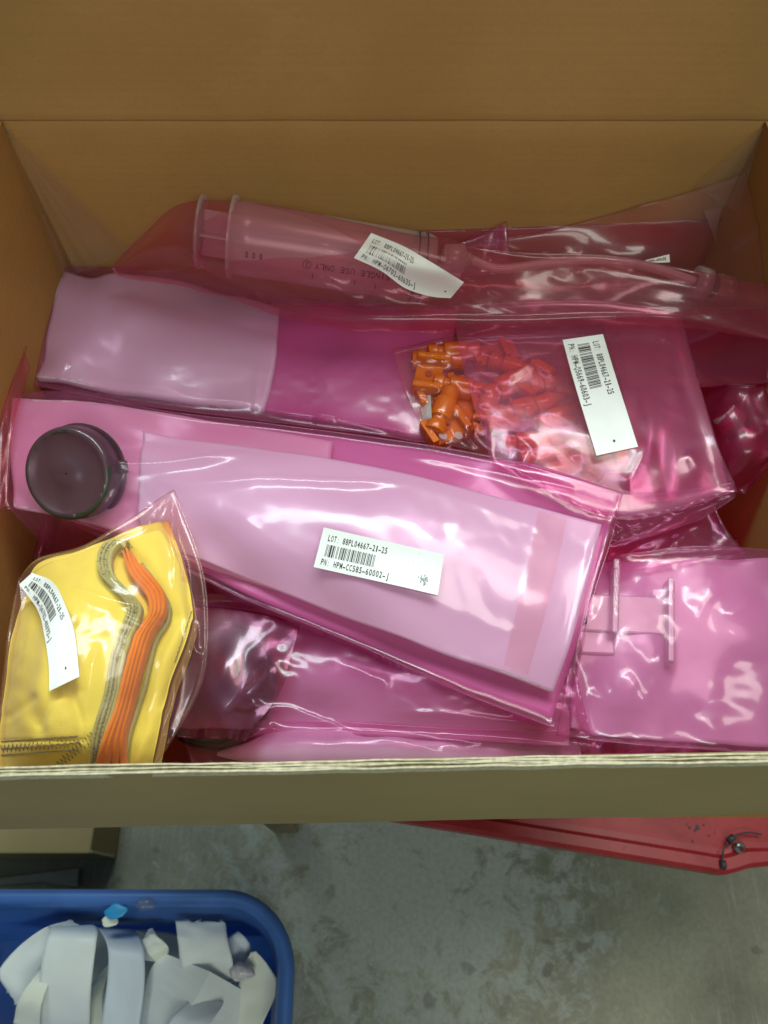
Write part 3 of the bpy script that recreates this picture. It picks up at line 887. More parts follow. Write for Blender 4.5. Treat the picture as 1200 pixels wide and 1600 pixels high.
bag('dark pink bag against the right wall with the hose connector inside', [[(900, 600, .93), (1060, 590, .96), (1150, 600, .995), (1300, 600, 1.0)], [(900, 690, .93), (1060, 690, .95), (1150, 690, .995), (1290, 690, 1.0)], [(900, 790, .92), (1080, 790, .935), (1130, 772, .955), (1165, 772, .955)]], M['deep'], seed=23, ex=.03, amp=.006, kin=.01, cell=.0026)
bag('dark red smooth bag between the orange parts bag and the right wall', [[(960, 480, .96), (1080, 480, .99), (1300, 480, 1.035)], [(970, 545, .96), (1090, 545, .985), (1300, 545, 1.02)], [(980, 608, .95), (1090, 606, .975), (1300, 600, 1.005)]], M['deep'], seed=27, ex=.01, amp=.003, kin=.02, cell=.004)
bag('crumpled pink bag deep in the right front of the carton', [[(900, 840, .89), (1080, 840, .90), (1250, 840, .9)], [(900, 1000, .89), (1080, 1000, .9), (1290, 1000, .9)], [(900, 1210, .89), (1080, 1200, .90), (1300, 1190, .89)]], M['film_soft'], seed=24, ex=.05, amp=.01, kin=.004, cell=.004)
bag('red looking bag low against the right side of the back wall', [[(640, 360, .91), (900, 350, .92), (1160, 340, .93)], [(700, 440, .92), (950, 450, .935), (1200, 450, .94)], [(760, 560, .92), (1000, 590, .93), (1230, 600, .93)]], M['film'], seed=25, ex=.02, amp=.006, kin=.006, cell=.004)
bag('pink bag lying low behind the long centre bag', [[(20, 470, .90), (300, 470, .905), (640, 480, .91)], [(10, 600, .91), (300, 610, .92), (650, 640, .92)], [(0, 720, .91), (300, 720, .92), (680, 740, .92)]], M['film'], seed=26, ex=.02, amp=.006, kin=.006, cell=.004)

# --- front: black lid, roll, long front bag
def lid(label, c, axis, r=.031, h=.013, tab=True):
    t = thing('black_lid', label, 'lid', c, 'black round lids inside pink bags')
    a = np.array(axis, float); a /= np.linalg.norm(a)
    mb = MB(); mb.lathe([(0, r * .96), (.0, r), (h * .15, r * 1.01), (h * .75, r), (h * .92, r * .975), (h, r * .94), (h, r * .86), (h * .93, r * .84), (h * .93, r * .3), (h * .97, r * .28), (h * .97, .001)], c, a, 72)
    o = mb.build('disc', M['black'], t, True)
    mb = MB(); mb.lathe([(-.004, r * .9), (-.004, r * 1.06), (-.001, r * 1.07), (-.0002, r * 1.04)], np.array(c), a, 72); o2 = mb.build('rim', M['black'], t, True)
    if tab:
        mb = MB(); e = np.cross(a, (0, 1, 0)); e /= np.linalg.norm(e); f = np.cross(e, a)
        tb = lambda p: np.array(c) - e * 0 + (-e * p[0] + f * p[1] + a * p[2])
        sx = 1 if (-e)[0] > 0 else -1
        mb.box((sx * r * .98, -.005, 0) if sx > 0 else (-r * 1.18, -.005, 0), (sx * r * 1.18, .005, .005) if sx > 0 else (-r * .98, .005, .005), tb); bevel(mb.build('tab', M['black'], t))
    return o, o2


base_f = H.copy()
pouch('pale pouch filling the right part of the wide front bag', [[(300, 935, .915), (560, 985, .96), (880, 1085, .97)], [(290, 1040, .915), (560, 1060, .965), (890, 1120, .972)], [(285, 1150, .915), (560, 1150, .95), (890, 1165, .965)]], 34, mat='blush')
o, o2 = lid('black round lid showing dark through the front bag beside the yellow cloth', at(340, 1070, .938), (.05, -.12, 1), .044, .016, False); settle(o, o2)
# long pale roll near the front wall
base0 = H.copy()
rl = thing('frosted_roll', 'long pale frosted roll lying along the front wall of the carton', 'roll', at(640, 1170, .925))
pts = catmull(np.array([at(340, 1178, .93), at(500, 1172, .938), (at(700, 1176, .94)), at(900, 1184, .935)]), 40)
rad = [(.012 + .004 * math.sin(k / 39 * 3) + .0009 * math.sin(k * 1.3)) * min(1, .12 + k / 9) for k in range(40)]
mb = MB(); mb.tube(pts, rad, 20); o = mb.build('roll_body', M['frost'], rl, True); settle(o)
bag('pink bag with a frosted roll along the front wall', [[(280, 1135, .93), (500, 1125, .955), (740, 1140, .96), (950, 1150, .95)], [(290, 1165, .935), (500, 1165, .965), (740, 1170, .965), (940, 1175, .95)], [(300, 1215, .93), (500, 1215, .945), (740, 1212, .945), (940, 1205, .94)]],
    M['film'], base=base0, seed=31, ex=.02, amp=.004, kin=.01, ridges=[([(560, 1135), (640, 1165), (720, 1192), (900, 1196)], .004, 5), ([(700, 1150), (720, 1178), (745, 1200)], .003, 4), ([(330, 1140), (450, 1190)], .003, 5)])
# inner pale card in the front bag
ro = [[(330, 940, .94), (560, 985, .955), (860, 1075, .965)], [(340, 1040, .95), (560, 1060, .96), (860, 1110, .965)], [(360, 1130, .945), (560, 1135, .955), (860, 1150, .96)]]
pouch('dark pink folded film lying over the lower black lid', [[(255, 940, .958), (370, 950, .964), (470, 975, .966)], [(250, 1060, .962), (355, 1065, .968), (440, 1075, .968)], [(250, 1150, .955), (345, 1155, .96), (385, 1160, .96)]], 58, mat='veil', amp=.002, name='folded_sheet', th=.0004)
fr_bag = bag('wide pink bag with a black lid under its left end in the front', [[(290, 925, .955), (470, 935, .965), (700, 1000, .975), (900, 1040, .975)], [(285, 1000, .962), (450, 1010, .975), (690, 1060, .985), (910, 1090, .98)], [(270, 1080, .962), (450, 1090, .975), (680, 1110, .98), (920, 1130, .975)], [(255, 1138, .955), (450, 1142, .965), (690, 1150, .97), (930, 1166, .965)]],
             M['film'], base=base_f, tb=.0022, tc=3, smooth=3, cell=.0017, seed=33, ex=.014, amp=.005, kin=.01, thick=.016,
             ridges=[([(420, 990), (410, 1060), (330, 1140)], .006, 7), ([(385, 1020), (420, 1030), (470, 1060)], .004, 5), ([(380, 1080), (455, 1175)], .004, 5), ([(520, 1030), (600, 1060), (605, 1100), (580, 1135)], .003, 5),
                     ([(600, 1110), (700, 1115), (860, 1135)], .004, 8), ([(360, 1110), (450, 1105), (560, 1150)], .004, 4)])
lb = make_label(fr_bag[0], fr_bag[2], [(512, 1001), (580, 998)], [(514, 1014), (582, 1011)], 'CC585-60002', M['label'], extra='') if False else None

# --- right front bag with the clear bracket
base = H.copy()
pouch('pale pouch under the clear frame in the right front bag', [[(940, 880, .955), (1060, 875, .965), (1260, 872, .965)], [(910, 1000, .965), (1060, 1010, .97), (1270, 1010, .968)], [(885, 1145, .955), (1060, 1158, .962), (1290, 1170, .96)]], 38, mat='blush')
br = thing('clear_bracket', 'clear plastic frame with two posts inside the right front bag', 'bracket', at(1000, 960, .94))
zb = .972


def slab(p, q, w, th, mbx, z=zb, zz=None):
    a = at(*p, z); b = at(*q, zz or z); d = b - a; l = np.linalg.norm(d); d /= l; s_ = np.cross(d, (0, 0, 1)); s_ /= np.linalg.norm(s_)
    mbx.box((0, -w / 2, -th), (l, w / 2, 0), lambda p_: a + d * p_[0] + s_ * p_[1] + np.array([0, 0, 1.0]) * p_[2])


mb = MB(); slab((965, 872), (962, 990), .005, .014, mb, zb + .006); o1 = bevel(mb.build('post', M['frost_tube'], br))
mb = MB(); slab((1050, 902), (1050, 1035), .005, .014, mb, zb + .006); o2 = bevel(mb.build('post', M['frost_tube'], br))
mb = MB(); slab((900, 955), (1046, 962), .030, .004, mb, zb - .002); o3 = bevel(mb.build('plate', M['frost_tube'], br))
mb = MB(); slab((905, 1000), (960, 1002), .020, .004, mb, zb - .004); o4 = bevel(mb.build('plate', M['frost_tube'], br))
mb = MB(); slab((912, 960), (914, 973), .004, .004, mb, zb + .002); bevel(mb.build('clip', M['rubber'], br), .0004)
settle(o1, o2, o3)
rf = bag('glossy pink bag with a clear frame inside in the right front corner', [[(925, 870, .965), (1000, 862, .972), (1090, 852, .978), (1245, 860, .975)], [(905, 940, .975), (1000, 940, .985), (1100, 940, .985), (1260, 950, .98)], [(885, 1050, .975), (985, 1050, .985), (1100, 1050, .985), (1270, 1060, .98)], [(868, 1150, .965), (980, 1163, .975), (1100, 1172, .975), (1290, 1188, .97)]],
         M['film'], base=base, tb=.0042, tc=4, smooth=5, cell=.0017, seed=35, ex=.022, amp=.006, kin=.006, thick=.02, cells=7,
         ridges=[([(955, 930), (970, 1010), (1000, 1090), (1040, 1160)], .0034, 24), ([(1030, 980), (1060, 1060), (1100, 1120), (1150, 1180)], .0034, 22), ([(1020, 985), (1040, 1040), (1100, 1080)], .003, 9),
                 ([(1120, 860), (1115, 920), (1080, 990)], .003, 10), ([(1190, 920), (1130, 970)], .004, 6), ([(1140, 980), (1200, 1030)], .004, 6), ([(935, 915), (925, 970)], .003, 5), ([(900, 1080), (960, 1100), (1040, 1095)], .003, 9)])
bag('small crumpled pink bag between the orange parts bag and the right front bag', [[(950, 850, .955), (1040, 815, .965), (1115, 785, .965)], [(945, 875, .96), (1050, 850, .972), (1140, 835, .965)], [(950, 905, .96), (1060, 885, .965), (1175, 875, .955)]],
    M['film'], seed=36, ex=.03, amp=.004, kin=.008, ridges=[([(960, 860), (1080, 815), (1160, 860)], .005, 5), ([(1030, 870), (1110, 800)], .004, 5)])

# --- rear left bag with flat frosted pouch
base = H.copy()
pouch('magenta folded pouch beside the pale one in the rear left bag', [[(425, 470, .955), (560, 478, .962), (715, 482, .965)], [(410, 560, .96), (560, 570, .966), (700, 580, .968)], [(398, 640, .96), (540, 662, .965), (680, 685, .965)]], 42, mat='fold')
ro = [[(78, 428, .95), (250, 432, .955), (436, 478, .962)], [(62, 510, .955), (240, 520, .966), (430, 560, .968)], [(48, 588, .955), (225, 618, .962), (412, 640, .965)]]
S = patch(ro, 40, 70); S[..., 2] += .002 * vnoise(40, 70, 4, 3)
S[..., 2] = np.maximum(S[..., 2], hat(S) + .002)
pch = thing('frosted_pouch', 'flat frosted pouch inside the rear left pink bag', 'pouch', S.mean((0, 1)))
o = obj('pouch_body', S.reshape(-1, 3), grid_faces(40, 70, flip=True), M['frost'], pch); o.modifiers.new('thick', 'SOLIDIFY').thickness = .006
settle(o)
rl_bag = bag('flat pink bag in the rear left holding a pale frosted pouch', [[(70, 416, .955), (215, 420, .96), (350, 445, .965), (520, 470, .972), (725, 478, .975)], [(50, 510, .96), (220, 520, .97), (400, 545, .975), (550, 560, .98), (705, 580, .98)], [(35, 602, .955), (210, 632, .965), (390, 655, .972), (540, 675, .975), (690, 695, .975)]],
             M['film'], base=base, cell=.0018, seed=41, ex=.010, amp=.003, kin=.02, thick=.012,
             ridges=[([(110, 560), (85, 600)], .004, 5), ([(130, 560), (170, 595), (300, 615)], .003, 5), ([(230, 600), (290, 620), (400, 628)], .003, 5), ([(405, 560), (398, 648)], .002, 4), ([(410, 640), (520, 655), (640, 685)], .004, 7), ([(490, 650), (530, 655)], .003, 6)])

# --- orange fittings and their bag
def fitting(label, c, ang, s=1.0, kind=0):
    t = thing('orange_fitting', label, 'plastic fitting', c, 'orange plastic fittings in the bag')
    ca, sa = math.cos(ang), math.sin(ang)
    Mx = lambda p: np.array([c[0] + s * (p[0] * ca - p[1] * sa), c[1] + s * (p[0] * sa + p[1] * ca), c[2] + s * p[2]])
    ax = (ca, sa, 0)
    mb = MB()
    if kind == 0:
        mb.lathe([(x * s, y * s) for x, y in ((-.013, .003), (-.013, .0048), (-.009, .0048), (-.0085, .0036), (-.006, .0036), (-.0058, .0052), (.004, .0052), (.0042, .0042), (.010, .0042), (.0105, .003))], Mx((0, 0, .005)), ax, 18)
    else:
        mb.box((-.012, -.006, 0), (.012, .006, .005), Mx); mb.box((-.012, -.006, .0048), (-.009, .006, .009), Mx); mb.box((.004, -.006, .0048), (.007, .006, .009), Mx)
    o = bevel(mb.build('fitting_body', M['orange_clear'], t, kind == 0), .0006)
    mb = MB(); mb.lathe([(0, .0016 * s), (.0008, .0016 * s)], Mx((-.0132, 0, .005)) if kind == 0 else Mx((-.002, 0, .0051)), (-ca, -sa, 0) if kind == 0 else (0, 0, 1), 14); mb.build('hole_shade_disc', M['orange_dark'], t)  # solid dark disc standing in for the shaded hole
    return o


FIT_ALL = [(688, 575, 0, 0, 'uppermost, pointing right'), (712, 562, .1, 0, 'beside the top of the film edge'), (670, 590, 1.4, 1, 'flat block at the upper left'), (705, 598, .05, 0, 'below the uppermost one'),
       (690, 622, .3, 1, 'flat block at mid height'), (722, 618, -.2, 0, 'half under the fold at mid height'), (692, 650, 1.2, 0, 'upright, lower left'), (722, 650, .2, 1, 'flat block, lower right of the gap'), (702, 676, .5, 1, 'lowest in the gap'), (738, 680, .9, 0, 'lowest, next to the film fold'),
       (790, 612, .6, 0, 'dim, upper left under the label bag'), (815, 650, .3, 0, 'dim, under the left of the label bag'), (848, 640, .45, 0, 'dim, beside the middle of the label'), (842, 672, .5, 1, 'dim block left of the label middle'), (872, 660, .4, 0, 'dim, touching the label edge'), (880, 690, -.3, 1, 'dim block below left of the label'), (905, 725, .3, 0, 'bright red, just below the label'), (925, 742, 1.0, 0, 'lowest of all, near the label foot'), (800, 700, .8, 1, 'dim block at lower left under the bag'), (850, 722, .2, 0, 'dim, above the long bag edge'), (770, 560, .3, 1, 'dim block at the top left under the bag'),
       (760, 640, 1.2, 0, 'dim, close right of the film fold'), (775, 672, .2, 0, 'dim, low beside the film fold'), (800, 585, -.4, 0, 'dim, high under the label bag'), (832, 600, .9, 1, 'dim block high left of the label'), (862, 610, .2, 0, 'dim, beside the upper label half'), (822, 700, .1, 0, 'dim, low in the middle of the bag'), (880, 640, 1.3, 1, 'dim block half under the label edge'), (900, 700, .7, 0, 'bright red, half under the label foot'), (870, 745, .2, 0, 'dim, just above the long bag edge at right'), (940, 722, .1, 1, 'dim block under the label foot')]
FIT = [f for k, f in enumerate(FIT_ALL) if k not in (3, 9, 13, 18)]
os_ = []
for k, (x, y, a_, kd, how) in enumerate(FIT):
    c = at(x, y, .962 + .006 * ((k * 7) % 3) / 2)
    os_.append(fitting('translucent orange fitting, ' + how, c, a_, 1.95 if k < 10 else 1.7, kd))
settle(*os_)
ct = at(664, 650, .972)
cs = surf([[at(656, 620, .965), at(673, 612, .975)], [at(660, 650, .975), at(674, 640, .985)], [at(668, 680, .97), at(676, 675, .978)]], 16, 8)
tag(obj('paper_curl', cs.reshape(-1, 3), grid_faces(16, 8, flip=True), M['paper']), 'narrow curl of white paper left of the orange fittings', 'paper')
mb = MB()
for x in (692, 716):
    c = at(x, 681, .9795); mb.lathe([(0, .0036), (.0008, .0036)], c, (.25, 0, 1), 18)
    o = mb.build('white_disc', M['frost_tube'], None); mb = MB()
    tag(o, 'small white disc, %s of the two below the orange fittings' % ('left' if x == 692 else 'right'), 'disc', 'small white discs')
bag('small thin pink bag holding the orange fittings', [[(612, 552, .972), (690, 528, .982), (800, 520, .985), (930, 520, .985)], [(635, 620, .977), (710, 615, .988), (820, 620, .99), (950, 640, .99)], [(672, 690, .972), (745, 705, .982), (850, 740, .985), (960, 775, .98)]],
    M['film_thin'], hb=30, smooth=3, seed=44, ex=.02, amp=.004, kin=.008, thick=.02, ridges=[([(615, 555), (660, 553), (720, 535)], .004, 4), ([(712, 660), (735, 645), (725, 690)], .004, 5), ([(725, 640), (730, 680), (750, 700)], .004, 4)])
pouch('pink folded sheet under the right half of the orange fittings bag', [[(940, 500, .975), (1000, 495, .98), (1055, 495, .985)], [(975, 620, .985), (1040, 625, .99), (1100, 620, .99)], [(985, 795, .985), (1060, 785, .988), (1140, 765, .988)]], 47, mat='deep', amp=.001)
ob = bag('smooth pink bag folded over the orange fittings, label running downward', [[(706, 476, .99), (800, 470, .995), (930, 468, .998), (1062, 482, .998)], [(722, 570, 1.0), (820, 570, 1.008), (960, 575, 1.01), (1090, 590, 1.005)], [(745, 650, 1.003), (850, 660, 1.012), (990, 680, 1.015), (1120, 690, 1.008)], [(768, 725, 1.0), (860, 775, 1.005), (985, 812, 1.005), (1152, 768, 1.0)]],
         M['film'], hb=80, smooth=6, cell=.0018, seed=45, ex=.008, amp=.003, kin=.014, thick=.01,
         ridges=[([(726, 570), (742, 630), (760, 715)], .004, 5), ([(840, 555), (790, 590)], .004, 6), ([(800, 670), (830, 700), (810, 740)], .004, 8), ([(1020, 680), (980, 760)], .003, 9), ([(1075, 700), (1100, 740)], .003, 9), ([(1146, 700), (1152, 765)], .003, 6)])
make_label(ob[0], ob[2], [(942, 522), (958, 575), (977, 635), (997, 698)], [(879, 531), (895, 590), (913, 650), (932, 712)], 'Q5669-60603', M['label'], dotuv=(.915, .50))
bag('pink bag folded under the right corner of the orange fittings bag', [[(820, 750, .985), (960, 790, .985), (1140, 768, .985)], [(840, 770, .985), (970, 815, .988), (1150, 778, .985)], [(850, 810, .975), (965, 850, .98), (1090, 815, .975)]], M['film'], seed=46, ex=.012, amp=.002, kin=.02, thick=.006, lift_map=False)

# --- centre bag: black lid, frosted pouch, film
base = H.copy()
pouch('pink folded layer lying under the long centre pouch', [[(30, 625, .975), (250, 650, .98), (430, 670, .985), (640, 700, .99), (810, 730, .994), (962, 780, .994)], [(20, 715, .98), (260, 760, .985), (440, 800, .99), (640, 850, .994), (790, 890, .994), (925, 930, .994)], [(25, 785, .97), (260, 868, .975), (400, 935, .98), (560, 1000, .984), (720, 1072, .986), (862, 1124, .986)]], 52, mat='fold', amp=.001, name='folded_sheet')
pouch('pale pink folded sheet behind the black lid in the centre bag', [[(18, 622, .981), (150, 632, .983), (300, 652, .987), (520, 690, .994)], [(16, 715, .982), (150, 725, .984), (290, 750, .988), (500, 800, .996)], [(20, 790, .979), (150, 820, .981), (275, 868, .984), (430, 920, .99)]], 57, mat='pale', amp=.002, name='folded_sheet')
ro = [[(225, 676, .985), (400, 702, .992), (650, 742, 1.0), (938, 823, 1.0)], [(218, 730, .992), (400, 760, 1.010), (640, 810, 1.016), (925, 880, 1.006)], [(215, 785, .992), (395, 830, 1.010), (620, 905, 1.016), (900, 980, 1.006)], [(222, 838, .985), (390, 905, .99), (620, 995, .998), (864, 1083, .996)]]
NVp, NUp = 60, 120
S = patch(ro, NVp, NUp); S[..., 2] += .0022 * vnoise(NVp, NUp, 4, 5)
S[..., 2] = np.maximum(S[..., 2], hat(S) + .001)
cp = thing('frosted_pouch', 'long pale frosted pouch inside the centre bag with a sealed right end', 'pouch', S.mean((0, 1)))
o = obj('pouch_body', S.reshape(-1, 3), grid_faces(NVp, NUp, flip=True), M['frost'], cp); o.modifiers.new('thick', 'SOLIDIFY').thickness = .004
settle(o)
o, o2 = lid('black round lid at the left end of the long centre bag', at(124, 738, .996), (-.17, -.55, .80), .0355, .018); settle(o, o2)
sj = slice(int(NUp * .885), int(NUp * .885) + 7)
Sb = S[2:-2, sj].copy(); Sb[..., 2] += .0018
bs = obj('seal_band', Sb.reshape(-1, 3), grid_faces(Sb.shape[0], Sb.shape[1], flip=True), M['film_thin'], cp)
settle(bs)
cb = bag('long pink centre bag with a pale pouch and a level white label', [
    [(5, 612, .975), (120, 612, .985), (250, 640, .99), (430, 662, .995), (640, 690, 1.0), (810, 722, 1.005), (972, 773, 1.003)],
    [(0, 655, .985), (120, 655, .998), (260, 680, 1.0), (440, 712, 1.010), (640, 757, 1.014), (805, 800, 1.014), (958, 838, 1.008)],
    [(0, 705, .99), (115, 720, 1.005), (260, 745, 1.010), (440, 790, 1.022), (640, 840, 1.024), (790, 880, 1.018), (930, 925, 1.008)],
    [(2, 750, .985), (110, 790, .995), (260, 820, 1.006), (430, 880, 1.015), (620, 945, 1.018), (770, 1000, 1.012), (905, 1040, 1.004)],
    [(10, 795, .972), (100, 818, .975), (260, 878, .985), (400, 945, .992), (560, 1010, .995), (720, 1085, .996), (866, 1138, .995)]],
    M['film'], base=base, tb=.0016, tc=3, smooth=4, cell=.0016, seed=51, ex=.006, amp=.003, kin=.012, thick=.02, cells=5,
    ridges=[([(50, 650), (95, 672), (140, 710), (180, 728), (260, 722), (395, 702)], .007, 4), ([(240, 748), (300, 754), (400, 745), (660, 752)], .005, 4), ([(90, 672), (85, 720)], .004, 5), ([(350, 790), (430, 850), (500, 890)], .0026, 24),
            ([(560, 900), (700, 950), (850, 1010)], .0022, 30), ([(600, 745), (720, 775), (880, 835)], .0022, 24),
            ([(380, 935), (520, 1000), (700, 1075), (855, 1130)], .004, 7), ([(600, 700), (780, 735), (955, 775)], .004, 5), ([(950, 790), (905, 940), (868, 1110)], .004, 5), ([(180, 800), (240, 790)], .003, 6), ([(0, 640), (60, 660)], .004, 5)])
make_label(cb[0], cb[2], [(506, 824), (568, 838), (632, 852), (694, 866)], [(490, 886), (553, 900), (620, 915), (684, 930)], 'CC585-60002', M['label'], extra='smudge', smooth=14)

# --- small bag by the left wall
bag('small reddish pink bag hanging at the left wall beside the black lid', [[(-30, 540, .98), (20, 545, .985), (48, 575, .985)], [(-30, 650, .99), (0, 650, 1.0), (22, 650, .995)], [(-30, 805, .985), (-8, 800, .99), (10, 790, .985)]], M['film_soft'], seed=53, ex=.02, amp=.003, kin=.02, thick=.01)

# --- rear right bag and its contents, then syringe bag
wb = surf([[at(1100, 330, 1.0), at(1128, 322, 1.0)], [at(1118, 380, .99), at(1150, 372, .99)], [at(1135, 430, .975), at(1165, 430, .975)]], 12, 6)
tag(obj('paper_strip', wb.reshape(-1, 3), grid_faces(12, 6, flip=True), M['frost_tube']), 'upright pale plastic strip in the rear right bag', 'plastic strip')
rb = bag('pink bag behind the tubing at the right of the back wall', [[(700, 385, .985), (830, 365, .99), (1000, 325, .99), (1260, 268, 1.06)], [(720, 430, .985), (860, 430, .985), (1020, 400, .985), (1270, 370, 1.05)], [(740, 480, .98), (880, 490, .98), (1040, 500, .98), (1280, 480, 1.03)]],
         M['film_thin'], seed=55, ex=.015, amp=.003, kin=.02, thick=.01, ridges=[([(640, 380), (900, 345), (1180, 290)], .004, 5), ([(1090, 410), (1140, 385), (1200, 345)], .005, 6), ([(1020, 350), (1060, 350)], .003, 5)])
a1 = surf([[at(1003, 397, .99), at(1040, 388, .99)], [at(1003, 402, .988), at(1041, 400, .988)]], 4, 12); a1[..., 1] -= .012; a1[..., 2] += .004
lb2 = obj('adhesive_label', a1.reshape(-1, 3), grid_faces(4, 12, flip=True), M['label_warm_lit'], rb[0])
mb = MB()
for q, f in text2d('HPM-60635', .12, .30, .082, .45, .8): mb.add(on_surface(a1, np.stack([q[:, 0], 1 - q[:, 1]], -1), .0004), f)
mb.build('printed_text', M['ink'], lb2)
bag('tiny pink bag corner sticking up behind the syringe tip', [[(700, 385, .99), (760, 362, 1.0), (792, 345, 1.0)], [(700, 400, .985), (755, 392, .995), (795, 380, .99)], [(690, 430, .98), (750, 430, .985), (800, 425, .98)]], M['film'], seed=56, ex=.03, amp=.003, kin=.02, thick=.006)

# syringe lying along the back wall
sy = thing('syringe', 'large clear plastic syringe lying in the bag along the back wall', 'syringe', at(500, 390, 1.0))
SY = .528


def on_y(px, py, y):
    d = ray(px, py); return np.array([0, 0, CAM_Z]) + d * (y / d[1])


p0 = on_y(312, 362, SY); p1 = on_y(690, 424, SY - .012); ax = p1 - p0; L = np.linalg.norm(ax); axn = ax / L


def sp_(t): return p0 + axn * t


px2m = L / math.hypot(378, 58)
r_b = 55 * px2m
t_fl = 48 * px2m
mb = MB(); mb.lathe([(0, r_b * .86), (-.0006, r_b * .95), (.0004, r_b), (.002, r_b), (.0028, r_b * .93), (.0028, .001)], p0, ax, 48); f1 = mb.build('plunger_flange', M['frost_tube'], sy, True)
mb = MB()
for w in (0, 90):
    e = np.cross(axn, (0, 0, 1)); e /= np.linalg.norm(e); f_ = np.cross(e, axn)
    a2 = math.radians(w + 35); g = e * math.cos(a2) + f_ * math.sin(a2); hn = np.cross(g, axn)
    mb.box((.003, -r_b * .62, -.0008), (L * .83, r_b * .62, .0008), lambda q: p0 + axn * q[0] + g * q[1] + hn * q[2])
mb.build('plunger_rod', M['frost_tube'], sy)
mb = MB(); mb.lathe([(t_fl + .0, r_b * 1.12), (t_fl + .003, r_b * 1.13), (t_fl + .0032, r_b), (t_fl + .02, r_b * .99), (L * .93, r_b * .97), (L * .955, r_b * .9), (L * .97, r_b * .3), (L * 1.0, .0055), (L * 1.08, .005)], p0, ax, 56, False, False); f2 = mb.build('barrel', M['clear'], sy, True)
mb = MB(); mb.lathe([(L * .87, r_b * .9), (L * .88, r_b * 1.0), (L * .89, r_b * .93), (L * .905, r_b * .93), (L * .915, r_b * 1.0), (L * .925, r_b * .9), (L * .945, .003)], p0, ax, 48); mb.build('rubber_stopper', M['rubber'], sy, True)
# printing on the barrel, upside down to the viewer
mb = MB()
e = np.cross(axn, (0, 0, 1)); e /= np.linalg.norm(e); f_ = np.cross(e, axn)   # e points to the viewer side, f_ up


def on_barrel(u, h, lift=.0010):      # u along axis in metres, h around (metres), 0 = facing the viewer low side
    a2 = math.radians(26) + h / r_b
    s = e if e[1] < 0 else -e
    return sp_(u) + (s * math.cos(a2) + f_ * math.sin(a2)) * (r_b + lift)


for q, f in text2d('SINGLE USE ONLY', 0, 0, .0044, .0052, .8):
    mb.add([on_barrel(L * .78 - x, .000 - y) for x, y in q], f)
mb.build('barrel_print', M['ink'], sy, False); mb = MB()
for q, f in text2d('0 0 0', 0, 0, .003, .005, .8):
    mb.add([on_barrel(L * .27 - x, .000 - y) for x, y in q], f)
mb.build('barrel_print', M['ink'], sy, False); mb = MB()
for k in range(5):
    u = L * (.47 + .085 * k); mb.add([on_barrel(u, -.010), on_barrel(u + .0007, -.010), on_barrel(u + .0007, -.016), on_barrel(u, -.016)], [(0, 1, 2, 3)])
mb.build('volume_mark', M['ink'], sy, False); mb = MB()
ang = np.linspace(0, 2 * math.pi, 21)
for rr in (.0032,):
    uc = L * .78 - .0044 * 16.5
    mb.add([on_barrel(uc + (rr + d) * math.cos(a), -.0026 + (rr + d) * math.sin(a)) for d in (0, .0006) for a in ang], grid_faces(2, 21))
for q, f in text2d('2', 0, 0, .004, .004, .6): mb.add([on_barrel(uc + .002 - x, -.0006 - y) for x, y in q], f)
mb.build('barrel_print', M['ink'], sy, False)
settle(f1, f2)
# white cap on the tip and the tubing
tipc = on_y(745, 400, SY - .02)
mb = MB(); mb.lathe([(0, .009), (.002, .0115), (.018, .0125), (.021, .006), (.026, .005)], on_y(692, 402, SY - .012), (1, 0, -.10), 28); o = mb.build('tip_cap', M['frost_tube'], sy, True); settle(o)
tb = thing('clear_tubing', 'clear flexible tubing running from the syringe tip to a connector', 'tubing', at(900, 410, .99))
P = [on_y(735, 405, .512), on_y(780, 420, .505), on_y(850, 412, .51), on_y(930, 406, .512), on_y(1010, 416, .51), on_y(1085, 440, .50), on_y(1100, 447, .498)]
mb = MB(); mb.tube(catmull(np.array(P), 60), .0042, 12); o = mb.build('hose', M['frost_tube'], tb, True)
ca, cb_ = on_y(1085, 440, .50), on_y(1225, 478, .488); d_ = cb_ - ca; Lc = np.linalg.norm(d_)
mb = MB(); mb.lathe([(0, .006), (0, .014), (.012, .014), (.013, .009), (.020, .009), (.020, .0125), (.045, .0125), (.046, .0095), (Lc, .0095)], ca, d_, 28); o2 = mb.build('connector', M['frost_tube'], tb, True)
mb = MB(); mb.lathe([(.0135, .0098), (.0195, .0098)], ca, d_, 24); mb.build('seal_ring', M['rubber'], tb, True)
settle(o, o2)
zt = 1.04
sb_ = bag('large pink bag along the back wall holding the syringe, tilted label', [
    [(172, 417, .99), (225, 365, 1.02), (290, 316, 1.05), (420, 320, 1.05), (560, 348, 1.05), (680, 374, 1.04), (800, 392, 1.03), (950, 398, 1.03), (1100, 425, 1.02), (1260, 452, 1.055)],
    [(173, 419, .99), (230, 380, 1.03), (300, 350, 1.06), (430, 362, 1.07), (565, 385, 1.07), (690, 410, 1.06), (810, 418, 1.03), (950, 420, 1.03), (1100, 445, 1.03), (1265, 480, 1.055)],
    [(174, 421, .99), (235, 405, 1.01), (310, 400, 1.035), (435, 425, 1.04), (570, 448, 1.04), (690, 460, 1.03), (810, 465, 1.02), (950, 462, 1.02), (1090, 475, 1.02), (1270, 510, 1.045)],
    [(174, 423, .985), (235, 422, .99), (320, 432, 1.0), (425, 474, 1.005), (545, 496, 1.01), (690, 494, 1.012), (830, 494, 1.012), (960, 490, 1.012), (1070, 494, 1.012), (1280, 535, 1.04)]],
    M['film_soft'], seed=61, ex=.012, amp=.003, kin=.02, thick=.05, cells=5, cell=.0026,
    ridges=[([(560, 480), (640, 472), (720, 462)], .004, 6), ([(620, 350), (700, 378), (790, 372)], .003, 5), ([(480, 360), (520, 400)], .002, 5)])
